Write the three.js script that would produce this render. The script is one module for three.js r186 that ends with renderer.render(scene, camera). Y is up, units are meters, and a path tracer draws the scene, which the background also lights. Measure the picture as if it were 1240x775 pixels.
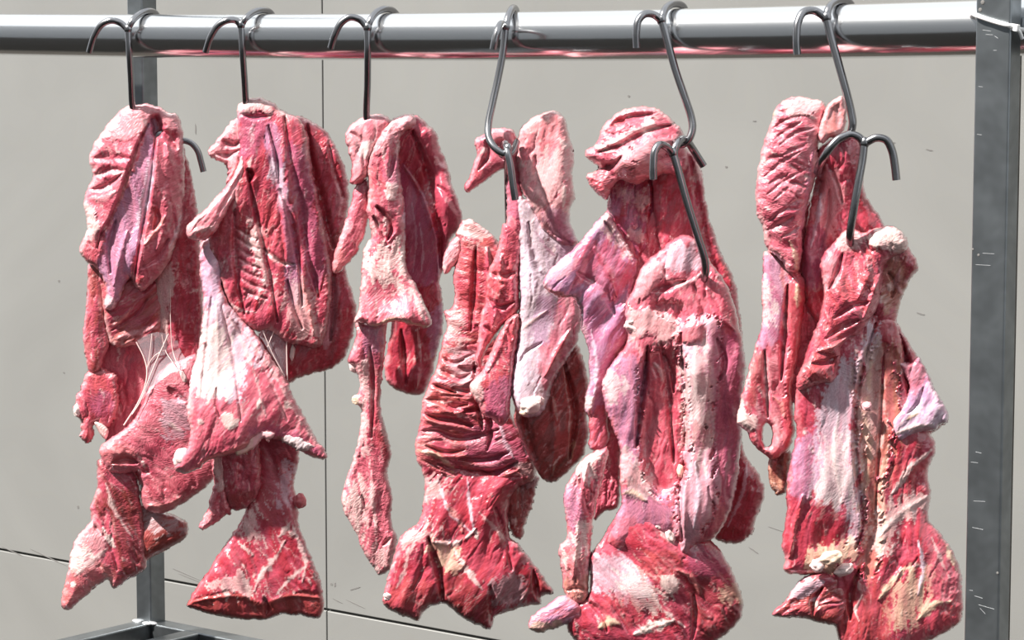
import * as THREE from 'three';
import { ImprovedNoise } from 'three/addons/math/ImprovedNoise.js';
import { mergeGeometries } from 'three/addons/utils/BufferGeometryUtils.js';

// ---------------------------------------------------------------- camera, sky, sun, exposure
const scene = new THREE.Scene();
const W = 1240, H = 775, F = 3000;                       // focal length in pixels of the 1240 x 775 frame
const YAW = THREE.MathUtils.degToRad(38.5), PITCH = THREE.MathUtils.degToRad(-5.84);
const EYE = new THREE.Vector3(0, 1.7, 0);
const camera = new THREE.PerspectiveCamera(THREE.MathUtils.radToDeg(2 * Math.atan(H / 2 / F)), W / H, 0.05, 200);
camera.position.copy(EYE);
camera.rotation.set(PITCH, YAW, 0, 'YXZ');
camera.updateMatrixWorld(true);

scene.background = new THREE.Color(0.92, 0.96, 1.0);
scene.backgroundIntensity = 0.95;
const sun = new THREE.DirectionalLight(new THREE.Color(1.0, 0.955, 0.90), 9.0);
const sunDir = new THREE.Vector3(-0.28, 0.77, 0.57).normalize();
sun.position.copy(sunDir).multiplyScalar(12).add(new THREE.Vector3(-1.9, 1.3, -2.5));
sun.target.position.set(-1.9, 1.3, -2.5);
sun.castShadow = true; sun.shadow.radius = 4; sun.shadow.mapSize.set(4096, 4096);
Object.assign(sun.shadow.camera, { left: -4, right: 4, top: 4, bottom: -4, near: 0.5, far: 30 });
sun.shadow.bias = -0.0005;
scene.add(sun, sun.target);

const renderer = new THREE.WebGLRenderer({ antialias: true });
renderer.toneMapping = THREE.LinearToneMapping;
renderer.toneMappingExposure = 1.4;
renderer.shadowMap.enabled = true;
renderer.shadowMap.type = THREE.PCFSoftShadowMap;

// ---------------------------------------------------------------- helpers
const V = (x, y, z) => new THREE.Vector3(x, y, z);
const FWD = V(-Math.sin(YAW), 0, -Math.cos(YAW));        // horizontal view direction
const RAILZ = -2.473;                                    // the rail runs along world x in this plane
function ray(px, py) { return V((px - W / 2) / F, -(py - H / 2) / F, -1).applyEuler(camera.rotation); }
function atDepth(px, py, depth) { const r = ray(px, py); return r.multiplyScalar(depth / r.dot(FWD)).add(EYE); }
function onPlaneZ(px, py, z) { const r = ray(px, py); return r.multiplyScalar((z - EYE.z) / r.z).add(EYE); }
function railDepth(px) { return onPlaneZ(px, 300, RAILZ).sub(EYE).dot(FWD); }
const noise = new ImprovedNoise();
const N3 = (x, y, z) => noise.noise(x, y, z);
const fbm = (x, y, z) => N3(x, y, z) + 0.5 * N3(x * 2.1, y * 2.1, z + 7.3) + 0.25 * N3(x * 4.3, y * 4.3, z + 3.1);
const sstep = (a, b, x) => { const t = Math.min(1, Math.max(0, (x - a) / (b - a))); return t * t * (3 - 2 * t); };
let seed = 20240611; const rnd = () => { seed = (seed * 1664525 + 1013904223) >>> 0; return seed / 4294967296; };
const taken = new Map();
function numbered(name) { const n = taken.get(name) ?? 0; taken.set(name, n + 1); return n ? name + '_' + String(n).padStart(3, '0') : name; }
function shade(o) { o.castShadow = true; o.receiveShadow = true; return o; }
function mesh(name, geo, mat, parent) { const m = shade(new THREE.Mesh(geo, mat)); m.name = parent === scene ? numbered(name) : name; parent.add(m); return m; }
function thing(name, label, category, pos, group) {
  const g = new THREE.Group(); g.name = numbered(name); g.position.copy(pos); scene.add(g);
  g.userData = { label, category }; if (group) g.userData.group = group;
  return g;
}
function catmull(pts, closed, step) {                    // smooth polyline through pixel points
  const c = new THREE.CatmullRomCurve3(pts.map((p) => V(p[0], p[1], p[2] ?? 0)), closed, 'centripetal');
  const n = Math.max(4, Math.round(c.getLength() / step));
  return c.getSpacedPoints(n).map((p) => [p.x, p.y, p.z]);
}
function noiseTexture(size, fn, srgb) {
  const d = new Uint8Array(size * size * 4);
  for (let y = 0; y < size; y++) for (let x = 0; x < size; x++) { const v = fn(x / size, y / size); for (let c = 0; c < 3; c++) d[(y * size + x) * 4 + c] = Math.max(0, Math.min(255, Array.isArray(v) ? v[c] : v)); d[(y * size + x) * 4 + 3] = 255; }
  const t = new THREE.DataTexture(d, size, size); t.wrapS = t.wrapT = THREE.RepeatWrapping; t.magFilter = THREE.LinearFilter; t.minFilter = THREE.LinearMipmapLinearFilter; t.generateMipmaps = true;
  if (srgb) t.colorSpace = THREE.SRGBColorSpace; t.needsUpdate = true; return t;
}
// tileable noise on a torus
const tn = (u, v, f, s) => { const a = u * 2 * Math.PI, b = v * 2 * Math.PI, r = f / (2 * Math.PI); return N3(Math.cos(a) * r + s, Math.sin(a) * r + Math.cos(b) * r * 1.37 + s * 2, Math.sin(b) * r + s * 3); };
// ---------------------------------------------------------------- materials of the setting
const brushed = noiseTexture(512, (u, v) => 128 + 60 * tn(u, v, 3, 1) + 40 * N3(u * 4, v * 90, 5) + 22 * N3(u * 40, v * 40, 8));
const steelMat = new THREE.MeshStandardMaterial({ color: new THREE.Color(0.50, 0.52, 0.53), metalness: 1, roughness: 0.17, bumpMap: brushed, bumpScale: 0.00012 });
const railMat = new THREE.MeshStandardMaterial({ color: new THREE.Color(0.76, 0.765, 0.77), metalness: 1, roughness: 0.17, bumpMap: brushed, bumpScale: 0.00010 });
const zincTex = noiseTexture(512, (u, v) => { const n = 0.5 + 0.5 * tn(u, v, 9, 3) + 0.25 * tn(u, v, 31, 6); const s = 150 + 40 * n; return [s, s * 1.01, s * 1.015]; }, true);
const postMat = new THREE.MeshStandardMaterial({ map: zincTex, color: new THREE.Color(0.50, 0.53, 0.55), metalness: 0.9, roughness: 0.34, bumpMap: brushed, bumpScale: 0.0002 });
const hookMat = new THREE.MeshStandardMaterial({ color: new THREE.Color(0.27, 0.27, 0.28), metalness: 1, roughness: 0.26 });
const scratchMat = new THREE.MeshStandardMaterial({ color: new THREE.Color(0.5, 0.51, 0.52), metalness: 0.7, roughness: 0.5 });
const wallTex = noiseTexture(1024, (u, v) => { const s = 214 + 7 * tn(u, v, 4, 2) + 4 * tn(u, v, 14, 5); return [s, s * 0.995, s * 0.985]; }, true);
const wallMat = new THREE.MeshPhysicalMaterial({ map: wallTex, color: new THREE.Color(0.35, 0.354, 0.347), roughness: 0.42, metalness: 0.25 });
const jointMat = new THREE.MeshStandardMaterial({ color: new THREE.Color(0.10, 0.10, 0.095), roughness: 0.9 });
const groundTex = noiseTexture(512, (u, v) => { const s = 36 + 8 * tn(u, v, 6, 4) + 12 * tn(u, v, 40, 8); return [s * 1.08, s * 0.98, s * 0.84]; }, true);
const floorMat = new THREE.MeshStandardMaterial({ map: groundTex, roughness: 0.9 });
const addedWallMat = new THREE.MeshStandardMaterial({ color: new THREE.Color(0.33, 0.34, 0.35), roughness: 0.9 });
const tieMat = new THREE.MeshStandardMaterial({ color: new THREE.Color(0.86, 0.86, 0.85), roughness: 0.4 });
const smudgeMat = new THREE.MeshStandardMaterial({ color: new THREE.Color(0.13, 0.125, 0.12), roughness: 0.95 });

function box(w, h, d, uvScale = 1) {
  const g = new THREE.BoxGeometry(w, h, d), p = g.attributes.position, n = g.attributes.normal, uv = g.attributes.uv;
  for (let i = 0; i < p.count; i++) {
    const ax = Math.abs(n.getX(i)), ay = Math.abs(n.getY(i));
    if (ax > 0.5) uv.setXY(i, p.getZ(i) * uvScale, p.getY(i) * uvScale);
    else if (ay > 0.5) uv.setXY(i, p.getX(i) * uvScale, p.getZ(i) * uvScale);
    else uv.setXY(i, p.getX(i) * uvScale, p.getY(i) * uvScale);
  }
  return g;
}
function tubeSection(w, d, len, r, uvScale) {            // rectangular tube with rounded corners, along y, centred
  const s = new THREE.Shape(), a = w / 2, b = d / 2;
  s.moveTo(-a + r, -b); s.lineTo(a - r, -b); s.absarc(a - r, -b + r, r, -Math.PI / 2, 0); s.lineTo(a, b - r); s.absarc(a - r, b - r, r, 0, Math.PI / 2);
  s.lineTo(-a + r, b); s.absarc(-a + r, b - r, r, Math.PI / 2, Math.PI); s.lineTo(-a, -b + r); s.absarc(-a + r, -b + r, r, Math.PI, 1.5 * Math.PI);
  const g = new THREE.ExtrudeGeometry(s, { depth: len, bevelEnabled: false, curveSegments: 5 });
  g.rotateX(-Math.PI / 2); g.translate(0, -len / 2, 0);
  const p = g.attributes.position, uv = g.attributes.uv;
  for (let i = 0; i < p.count; i++) uv.setXY(i, p.getY(i) * uvScale, (p.getX(i) + p.getZ(i)) * uvScale);
  return g;
}
const structure = (o) => { o.userData.kind = 'structure'; return o; };

// ---------------------------------------------------------------- floor, back wall, added facing wall
const floor = structure(mesh('floor', box(30, 0.1, 30, 0.8), floorMat, scene)); floor.position.set(-2, -0.05, 4);
floor.userData.label = 'dusty brown concrete ground under the rack'; floor.userData.category = 'floor';

const WALLZ = -4.3;                                     // front face of the wall panels
const wall = new THREE.Group(); wall.name = 'wall_back'; structure(wall); wall.userData.label = 'wall of pale grey metal panels with narrow joints'; wall.userData.category = 'wall'; scene.add(wall);
wall.position.set(0, 0, WALLZ);
{
  const core = mesh('backing', box(16, 3.2, 0.12), jointMat, wall); core.position.set(-2.5, 1.6, -0.070);
  const seamL = onPlaneZ(393, 400, WALLZ).x, seamR = onPlaneZ(1229, 400, WALLZ).x, pw = seamR - seamL;
  const jl = onPlaneZ(250, 711.5, WALLZ), gap = 0.0035;
  const edges = [-10]; for (let k = -3; k <= 4; k++) edges.push(seamL + k * pw); edges.push(5.5);
  for (let k = 0; k + 1 < edges.length; k++) {
    const a = edges[k] + gap / 2, b = edges[k + 1] - gap / 2, w = b - a;
    for (const [y0, y1] of [[0.0, jl.y - gap * 0.9], [jl.y + gap * 0.9, 3.2]]) {
      const s = new THREE.Shape(); s.moveTo(-w / 2, 0); s.lineTo(w / 2, 0); s.lineTo(w / 2, y1 - y0); s.lineTo(-w / 2, y1 - y0);
      const g = new THREE.ExtrudeGeometry(s, { depth: 0.008, bevelEnabled: true, bevelThickness: 0.002, bevelSize: 0.0015, bevelOffset: -0.0015, bevelSegments: 2 });
      const p = g.attributes.position, uv = g.attributes.uv; for (let i = 0; i < p.count; i++) uv.setXY(i, (p.getX(i) + a) * 0.6, (p.getY(i) + y0) * 0.6);
      const m = mesh('panel', g, wallMat, wall); m.position.set((a + b) / 2, y0, -0.010);
    }
  }
  // scuffs and small smears of dirt on the panels: short dark dabs lying on the sheet
  const dabs = [[0, 667, 30, 1.2, 10], [32, 674, 52, 1.3, 11], [205, 695, 42, 1.2, 10], [216, 700, 30, 1, 9], [402, 727, 14, 1.4, 14], [420, 731, 22, 1.2, 12], [404, 705, 3, 6, 0], [423, 712, 14, 1.6, -20], [470, 716, 8, 2, 0], [400, 706, 3, 3, 0],
    [760, 115, 3, 3, 0], [912, 146, 4, 1.5, 0], [878, 201, 3, 2.5, 0], [1080, 172, 4, 2, 0], [1122, 181, 8, 1.6, 10], [1110, 379, 10, 2, 12], [70, 339, 3, 3, 0], [76, 450, 3, 2.5, 0], [93, 612, 3, 4, 0], [878, 620, 26, 1.2, 12], [905, 665, 14, 2, 25], [930, 640, 18, 1, 10], [236, 150, 2, 12, 0], [1000, 545, 3, 3, 0], [1060, 640, 40, 1, 8]];
  for (const [x, y, w, h, a] of dabs) {
    const c = onPlaneZ(x + w / 2, y + h / 2, WALLZ), k = c.clone().sub(EYE).dot(FWD) / F, pts = [];
    for (let i = 0; i < 16; i++) { const t = i / 16 * 2 * Math.PI, j = 0.75 + 0.5 * rnd(); pts.push(new THREE.Vector2(Math.cos(t) * w * k * 0.62 * j, Math.sin(t) * h * k * 0.5 * j)); }
    const g = new THREE.ExtrudeGeometry(new THREE.Shape(pts), { depth: 0.0006, bevelEnabled: false }); g.rotateZ(-a * Math.PI / 180);
    const m = mesh('scuff', g, smudgeMat, wall); m.position.set(c.x, c.y, 0);
  }
}
// unseen wall added behind the camera, mirrored by the steel, cutting frontal sky
const facing = structure(mesh('added_wall_front', box(30, 9.0, 0.3), addedWallMat, scene)); facing.position.set(-1.0, 4.5, 4.0);
facing.userData.label = 'unseen grey wall added behind the camera'; facing.userData.category = 'wall';

// ---------------------------------------------------------------- the steel rack
const RAILR = 0.0310;
const rackOrigin = V(onPlaneZ(1195, 300, RAILZ).x, 0, RAILZ);
const rack = thing('hanging_rack', 'grey steel rack whose long round rail carries the meat hooks', 'rack', rackOrigin);
{
  // the loaded rail sags a little in the middle
  const pts = [[-900, 20], [-400, 34], [0, 41.5], [260, 44.1], [520, 44.4], [830, 41.6], [1140, 35.4], [1300, 31], [1420, 27.6]].map(([x, y]) => onPlaneZ(x, y, RAILZ).sub(rackOrigin));
  const curve = new THREE.CatmullRomCurve3(pts, false, 'centripetal'), len = curve.getLength(), gs = [new THREE.TubeGeometry(curve, 160, RAILR, 64)];
  for (const [t, k] of [[0, -1], [1, 1]]) { const e = new THREE.CircleGeometry(RAILR, 64); e.applyQuaternion(new THREE.Quaternion().setFromUnitVectors(V(0, 0, 1), curve.getTangent(t).multiplyScalar(k))); e.translate(...curve.getPoint(t).toArray()); gs.push(e); }
  const tubeUv = gs[0].attributes.uv; for (let i = 0; i < tubeUv.count; i++) tubeUv.setXY(i, tubeUv.getY(i) * 2, tubeUv.getX(i) * len * 0.9);
  mesh('rail', mergeGeometries(gs), railMat, rack);
  const a = onPlaneZ(1195, 400, RAILZ + RAILR + 0.027);
  const post = mesh('post', tubeSection(0.042, 0.026, 2.3, 0.003, 3), postMat, rack);
  post.position.set(a.x - rackOrigin.x, 1.15, RAILR + 0.014);
  // scratches on the near post
  const fz = RAILR + 0.027;
  for (const [x, y, w, an] of [[1188, 37, 14, -8], [1192, 42, 12, -3], [1203, 45, 7, -30], [1202, 61, 6, 0], [1184, 105, 7, -5], [1182, 163, 8, -5], [1187, 307, 20, 0], [1178, 321, 25, 0], [1175, 640, 18, -4], [1178, 723, 14, -8], [1181, 735, 27, -7], [1184, 740, 12, -40], [1174, 560, 12, 0], [1180, 548, 10, -6], [1176, 607, 20, 4], [1173, 715, 6, 0]]) {
    const c = onPlaneZ(x + w / 2, y, RAILZ + fz), k = c.clone().sub(EYE).dot(FWD) / F;
    const s = mesh('scratch', box(w * k * 0.8, 0.00045, 0.0003), scratchMat, post); s.position.set(c.x - rackOrigin.x - post.position.x, c.y - 1.15, 0.0131); s.rotation.z = an * Math.PI / 180;
  }
  for (const [x, y, r] of [[1190, 3, 2.6], [1187, 12, 2.3], [1185, 309, 1.6], [1208, 694, 1.6], [1178, 302, 1.4]]) {
    const c = onPlaneZ(x, y, RAILZ + fz); const s = mesh('rust_spot', new THREE.SphereGeometry(r * 0.001, 8, 6), smudgeMat, post); s.scale.z = 0.3; s.position.set(c.x - rackOrigin.x - post.position.x, c.y - 1.15, 0.013);
  }
  // rear frame at the far end
  const D = 3.74, base = atDepth(183, 751, D), top = atDepth(178, -40, D);
  const bp = base.clone().sub(rackOrigin);
  const h = 2.3 - base.y;
  const rp = mesh('post', tubeSection(0.032, 0.032, h, 0.003, 3), postMat, rack); rp.position.set(bp.x, base.y + h / 2, bp.z);
  const bar = (from, to, yy) => {
    const v = to.clone().sub(from), g2 = tubeSection(0.032, 0.032, v.length(), 0.003, 3), m = mesh('crossbar', g2, postMat, rack);
    m.position.copy(from).add(to).multiplyScalar(0.5).sub(rackOrigin); m.quaternion.setFromUnitVectors(V(0, 1, 0), v.normalize());
  };
  const by = base.y - 0.016;
  bar(V(base.x - 0.016, by, base.z), V(base.x + 2.6, by, base.z));
  bar(V(base.x, by, base.z + 0.0165), V(base.x, by, base.z + 0.75));
  bar(V(base.x + 0.105, by, base.z + 0.0165), V(base.x + 0.105, by, base.z + 0.75));
  bar(V(base.x, by - 0.016, base.z), V(base.x, 0, base.z));
  for (const [dx, dz] of [[-0.012, 0.018], [0.018, 0.014], [0.012, 0.02]]) { const w = mesh('weld', new THREE.SphereGeometry(0.007, 10, 8), scratchMat, rack); w.scale.set(1.4, 0.45, 0.8); w.position.set(bp.x + dx, base.y, bp.z + dz); }
}
// white cable tie round the near post
{
  const P = (px, py, z) => { const q = onPlaneZ(px, py, RAILZ + z); return q; };
  const o = P(1200, 25, 0.06), tie = thing('cable_tie', 'white plastic cable tie round the near rack post', 'cable tie', o);
  const rib = (pts, r) => { const c = new THREE.CatmullRomCurve3(pts.map((q) => q.sub(o)), false, 'centripetal'); const g = new THREE.TubeGeometry(c, 60, r, 8); return g; };
  const f = RAILR + 0.029;
  mesh('strap', rib([P(1176, 20, 0.02), P(1179, 17, f - 0.008), P(1183, 19, f), P(1200, 25, f + 0.001), P(1221, 31, f), P(1227, 33, f - 0.012), P(1240, 37, f - 0.032), P(1256, 44, -0.02)], 0.0027), tieMat, tie);
  const hd = mesh('head', box(0.010, 0.007, 0.006), tieMat, tie); hd.position.copy(P(1228, 33, f - 0.006).sub(o)); hd.rotation.z = -0.2;
  mesh('tail', rib([P(1228, 34, f - 0.006), P(1234, 38, f - 0.010), P(1238, 47, f - 0.014)], 0.0022), tieMat, tie);
}
// ---------------------------------------------------------------- meat hooks of bent steel rod
const HR = 0.0046;
const depthOf = (v) => v.clone().sub(EYE).dot(FWD);
function rod(pts, r, origin, place, capA = true, capB = true) {
  const c = new THREE.CatmullRomCurve3(pts.map((p) => place(p).sub(origin)), false, 'centripetal');
  const gs = [new THREE.TubeGeometry(c, 64, r, 12)];
  for (const [on, t, s] of [[capA, 0, -1], [capB, 1, 1]]) if (on) {
    const g = new THREE.CircleGeometry(r, 12); g.applyQuaternion(new THREE.Quaternion().setFromUnitVectors(V(0, 0, 1), c.getTangent(t).multiplyScalar(s))); g.translate(...c.getPoint(t).toArray()); gs.push(g);
  }
  return mergeGeometries(gs.map((g) => g));
}
function hook(label, group, rods) {
  // on the rail the prongs follow the rail's plane; below it the rods follow the depth of the cut they hold
  const j = rods.joint, inPlane = (p) => onPlaneZ(p[0], p[1], RAILZ + p[2]), low = rods.ref && railDepth(rods.ref), dj = low ? low - j[2] : depthOf(inPlane(j));
  const hang = (p) => atDepth(p[0], p[1], dj + j[2] - p[2]), o = hang(j);
  const t = thing('meat_hook', label, 'hook', o, group);
  mesh('shank', rod(rods.shank, HR, o, hang), hookMat, t);
  for (const p of rods.prongs) mesh('prong', rod(p, HR, o, low ? hang : inPlane), hookMat, t);
  const w = mesh('weld', new THREE.SphereGeometry(HR * 1.35, 14, 10), hookMat, t); w.scale.set(1, 1.15, 0.9);
  return t;
}
const UP = 'upper meat hooks on the rail', LOW = 'second hooks in the meat';
hook('steel hook on the rail in front of the rear post', UP, { joint: [155, 35, 0.040],
  shank: [[155, 35, 0.040], [156.5, 62, 0.040], [158.5, 95, 0.030], [160.5, 130, 0.012], [166, 158, 0.0], [180, 172, -0.005], [192, 166, 0]],
  prongs: [[[108, 63, 0.065], [114, 44, 0.066], [123, 30, 0.062], [135, 25, 0.055], [146, 28, 0.045], [155, 36, 0.040]], [[155, 36, 0.040], [160, 26, 0.036], [168, 18, 0.022], [178, 13.5, 0.004], [188, 16, -0.018], [194, 30, -0.036], [193, 52, -0.038]]] });
hook('steel hook on the rail holding the cut with a fan of silverskin', UP, { joint: [292, 30, 0.040],
  shank: [[292, 30, 0.040], [293.5, 58, 0.040], [296, 95, 0.028], [298.5, 132, 0.010], [303, 160, 0], [315, 172, -0.004], [326, 164, 0]],
  prongs: [[[249, 63, 0.065], [255, 45, 0.066], [264, 31, 0.062], [276, 24.5, 0.055], [286, 25, 0.045], [292, 31, 0.040]], [[292, 31, 0.040], [298, 22, 0.036], [306, 15.5, 0.022], [316, 12.5, 0.004], [327, 15, -0.018], [333, 30, -0.036], [332, 52, -0.038]]] });
hook('steel hook on the rail holding the hollow cut with a thin hanging strip', UP, { joint: [445, 33, 0.040],
  shank: [[445, 33, 0.040], [445.2, 60, 0.040], [445, 100, 0.026], [444, 142, 0.008], [447, 168, 0], [458, 180, -0.004], [470, 172, 0]],
  prongs: [[[400.5, 58, 0.065], [405.5, 42, 0.066], [413, 28, 0.062], [424, 21, 0.055], [436, 24, 0.045], [445, 34, 0.040]], [[445, 34, 0.040], [449, 24, 0.036], [456, 15, 0.022], [466, 11, 0.004], [477, 14, -0.018], [484, 28, -0.036], [483, 52, -0.038]]] });
hook('steel hook on the rail turned edge on, curling under a second hook', UP, { joint: [612, 32, 0.040],
  shank: [[612, 32, 0.040], [609.5, 60, 0.042], [603, 95, 0.046], [596, 127, 0.052], [591.5, 150, 0.058], [592, 167, 0.066], [600, 180, 0.074], [611, 186.5, 0.076], [620, 184, 0.070], [626, 172, 0.052]],
  prongs: [[[597, 60, 0.080], [599.5, 48, 0.079], [603, 36, 0.074], [607, 29, 0.060], [612, 33, 0.040]], [[612, 33, 0.040], [615, 22, 0.034], [618.5, 13, 0.020], [622, 9.5, 0.0], [625, 14, -0.020], [627, 30, -0.036], [627, 50, -0.038]]] });
hook('steel hook on the rail with a straight slanting shank beside the pink rolled top', UP, { joint: [801, 24, 0.040],
  shank: [[801, 24, 0.040], [807, 45, 0.044], [817.5, 83, 0.050], [830, 120, 0.058], [837, 142, 0.062], [838.5, 156, 0.066], [834, 169, 0.068], [826, 175, 0.064], [818, 172, 0.05]],
  prongs: [[[771, 58, 0.070], [770.5, 40, 0.071], [773, 25, 0.068], [781, 17, 0.060], [792, 18, 0.048], [801, 25, 0.040]], [[801, 25, 0.040], [803.5, 16, 0.036], [808, 8.5, 0.022], [816, 4.5, 0.004], [827, 8, -0.018], [832, 26, -0.036], [830, 48, -0.038]]] });
hook('steel hook on the rail nearest the scratched post', UP, { joint: [1000.5, 21, 0.040],
  shank: [[1000.5, 21, 0.040], [1005, 40, 0.043], [1014, 72, 0.050], [1024, 108, 0.058], [1030.5, 135, 0.062], [1032.5, 150, 0.064], [1029, 163, 0.060], [1021, 168, 0.046], [1012, 165, 0.03]],
  prongs: [[[965.5, 66, 0.070], [964.5, 45, 0.071], [966, 28, 0.068], [973, 15, 0.060], [986, 13, 0.048], [1000.5, 22, 0.040]], [[1000.5, 22, 0.040], [1003, 12, 0.036], [1008, 5, 0.022], [1017, 1, 0.004], [1029, 4, -0.018], [1035, 24, -0.036], [1033, 48, -0.038]]] });
hook('dark second hook sunk in meat, only its curved prong showing', LOW, { ref: 160, joint: [204, 172, 0.012],
  shank: [[204, 172, 0.012], [204, 190, 0.012], [205, 230, 0.010], [206, 262, 0.008]],
  prongs: [[[246.5, 208, 0.012], [243.5, 196, 0.012], [239, 182, 0.012], [231, 173, 0.012], [220, 170, 0.012], [204, 172, 0.012]], [[204, 172, 0.012], [200, 164, 0.016], [196, 161, 0.02], [191, 164, 0.022], [189, 176, 0.02]]] });
hook('short bright second hook hanging in the curl of the edge-on hook', LOW, { ref: 612, joint: [615, 180, 0.086],
  shank: [[615, 180, 0.086], [614.5, 195, 0.060], [615, 215, 0.036], [616, 270, 0.01]],
  prongs: [[[624, 242, 0.094], [621.5, 225, 0.095], [618, 200, 0.094], [614.5, 184, 0.090], [613, 177, 0.080]], [[613, 177, 0.080], [611.5, 174, 0.068], [608, 180, 0.056], [604, 200, 0.045]]] });
hook('second hook with a long slanting shank speared into the lower cut', LOW, { ref: 815, joint: [815, 185, 0.084],
  shank: [[815, 185, 0.084], [819.5, 200, 0.086], [832, 245, 0.088], [845, 287, 0.088], [853, 313, 0.086], [854.5, 328, 0.082], [851, 342, 0.066], [845, 348, 0.046]],
  prongs: [[[791, 217, 0.100], [791, 200, 0.101], [792.5, 184, 0.100], [798, 175.5, 0.096], [806, 177, 0.090], [815, 186, 0.084]], [[815, 186, 0.084], [818.5, 177, 0.082], [824, 169.5, 0.074], [831, 169.5, 0.060], [838, 179, 0.046], [845, 190, 0.042], [852, 201, 0.040]]] });
hook('second hook whose curved prong stands clear beside the rack post', LOW, { ref: 1010, joint: [1046.5, 173, 0.075],
  shank: [[1046.5, 173, 0.075], [1044.5, 192, 0.077], [1039.5, 220, 0.080], [1034, 252, 0.080], [1029.5, 284, 0.074], [1030, 300, 0.06]],
  prongs: [[[1085.5, 218, 0.080], [1083.5, 200, 0.080], [1080, 182, 0.080], [1073, 169.5, 0.080], [1061, 167, 0.079], [1046.5, 174, 0.075]], [[1046.5, 174, 0.075], [1040, 166, 0.074], [1030, 163, 0.073], [1016, 168, 0.075], [1006, 178, 0.076], [999, 188, 0.073], [992.5, 199, 0.062], [990, 208, 0.045]]] });
// ---------------------------------------------------------------- meat: lobes of muscle modelled as closed solids
const PAL = {};
for (const [k, v] of Object.entries({
  pink: '#d37583', pale: '#e4a9ae', rose: '#bb4e63', red: '#a8303f', deep: '#761824', dark: '#66141f', brown: '#803630', rust: '#a64a48', coral: '#c4525a',
  lilac: '#b48aaa', silver: '#dacbd8', mauve: '#ab6183', plum: '#84405f', fat: '#e2c8c4', cream: '#dcc2a8', bone: '#e8dad2', salmon: '#d98a86', tan: '#b98a72', grey: '#b9a9ae' })) PAL[k] = new THREE.Color(v);
const bumpTex = noiseTexture(512, (u, v) => { const a = tn(u, v, 26, 11), b = tn(u, v, 60, 17); return 128 + 95 * a + 70 * b; });
const grainTex = noiseTexture(512, (u, v) => { const b = tn(u, v, 40, 21), w1 = tn(u, v, 9, 31), w2 = tn(u, v, 11, 37), a = N3(u * 64 + 3 * w1, v * 14 + 2 * w2, 3) + 0.7 * N3(u * 118 + v * 17 + 5 * w2, v * 33 - u * 9 + 3 * w1, 9), k = 238 + 22 * a + 16 * b; return [k + 10, k, k]; }, true);
const meatMat = new THREE.MeshPhysicalMaterial({ vertexColors: true, map: grainTex, roughness: 0.42, clearcoat: 1.0, clearcoatRoughness: 0.07, bumpMap: bumpTex, bumpScale: 0.0009 });
const wetMat = new THREE.MeshPhysicalMaterial({ vertexColors: true, map: grainTex, roughness: 0.34, clearcoat: 1.0, clearcoatRoughness: 0.07, bumpMap: bumpTex, bumpScale: 0.0004 });
const fatMat = new THREE.MeshPhysicalMaterial({ vertexColors: true, roughness: 0.5, clearcoat: 0.5, clearcoatRoughness: 0.2, bumpMap: bumpTex, bumpScale: 0.0004 });
const webMat = new THREE.MeshPhysicalMaterial({ color: new THREE.Color(0.80, 0.74, 0.80), transparent: true, opacity: 0.20, roughness: 0.25, clearcoat: 0.6, side: THREE.DoubleSide });

function segDist(P, x, y) {                              // distance to a polyline and position along it
  let best = 1e9, at = 0, sg = 1;
  for (let i = 0; i + 1 < P.length; i++) {
    const ax = P[i][0], ay = P[i][1], dx = P[i + 1][0] - ax, dy = P[i + 1][1] - ay, l = dx * dx + dy * dy || 1e-9;
    let t = ((x - ax) * dx + (y - ay) * dy) / l; t = t < 0 ? 0 : t > 1 ? 1 : t;
    const ex = x - ax - t * dx, ey = y - ay - t * dy, d = ex * ex + ey * ey; if (d < best) { best = d; at = i + t; sg = dx * (y - ay) - dy * (x - ax); }
  }
  return [Math.sqrt(best), at / (P.length - 1), sg < 0 ? -1 : 1];
}
function inside(P, x, y) {
  let c = false;
  for (let i = 0, j = P.length - 1; i < P.length; j = i++) { const yi = P[i][1], yj = P[j][1]; if (yi > y !== yj > y && x < (P[j][0] - P[i][0]) * (y - yi) / (yj - yi) + P[i][0]) c = !c; }
  return c;
}
const bounds = (P, m) => { let a = 1e9, b = 1e9, c = -1e9, d = -1e9; for (const [x, y] of P) { a = Math.min(a, x); b = Math.min(b, y); c = Math.max(c, x); d = Math.max(d, y); } return [a - m, b - m, c + m, d + m]; };
const GRID = 1.3, SMOOTH = new Set(['silver', 'lilac', 'bone', 'fat', 'cream', 'mauve', 'pale']);
let lobeSeed = 0;
const ALONG = V(0.97, 0, 0.24), DOWNISH = V(0, 0.94, 0.34);        // the grain is laid over the cuts in metres, along the rail and down the hanging length
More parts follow.
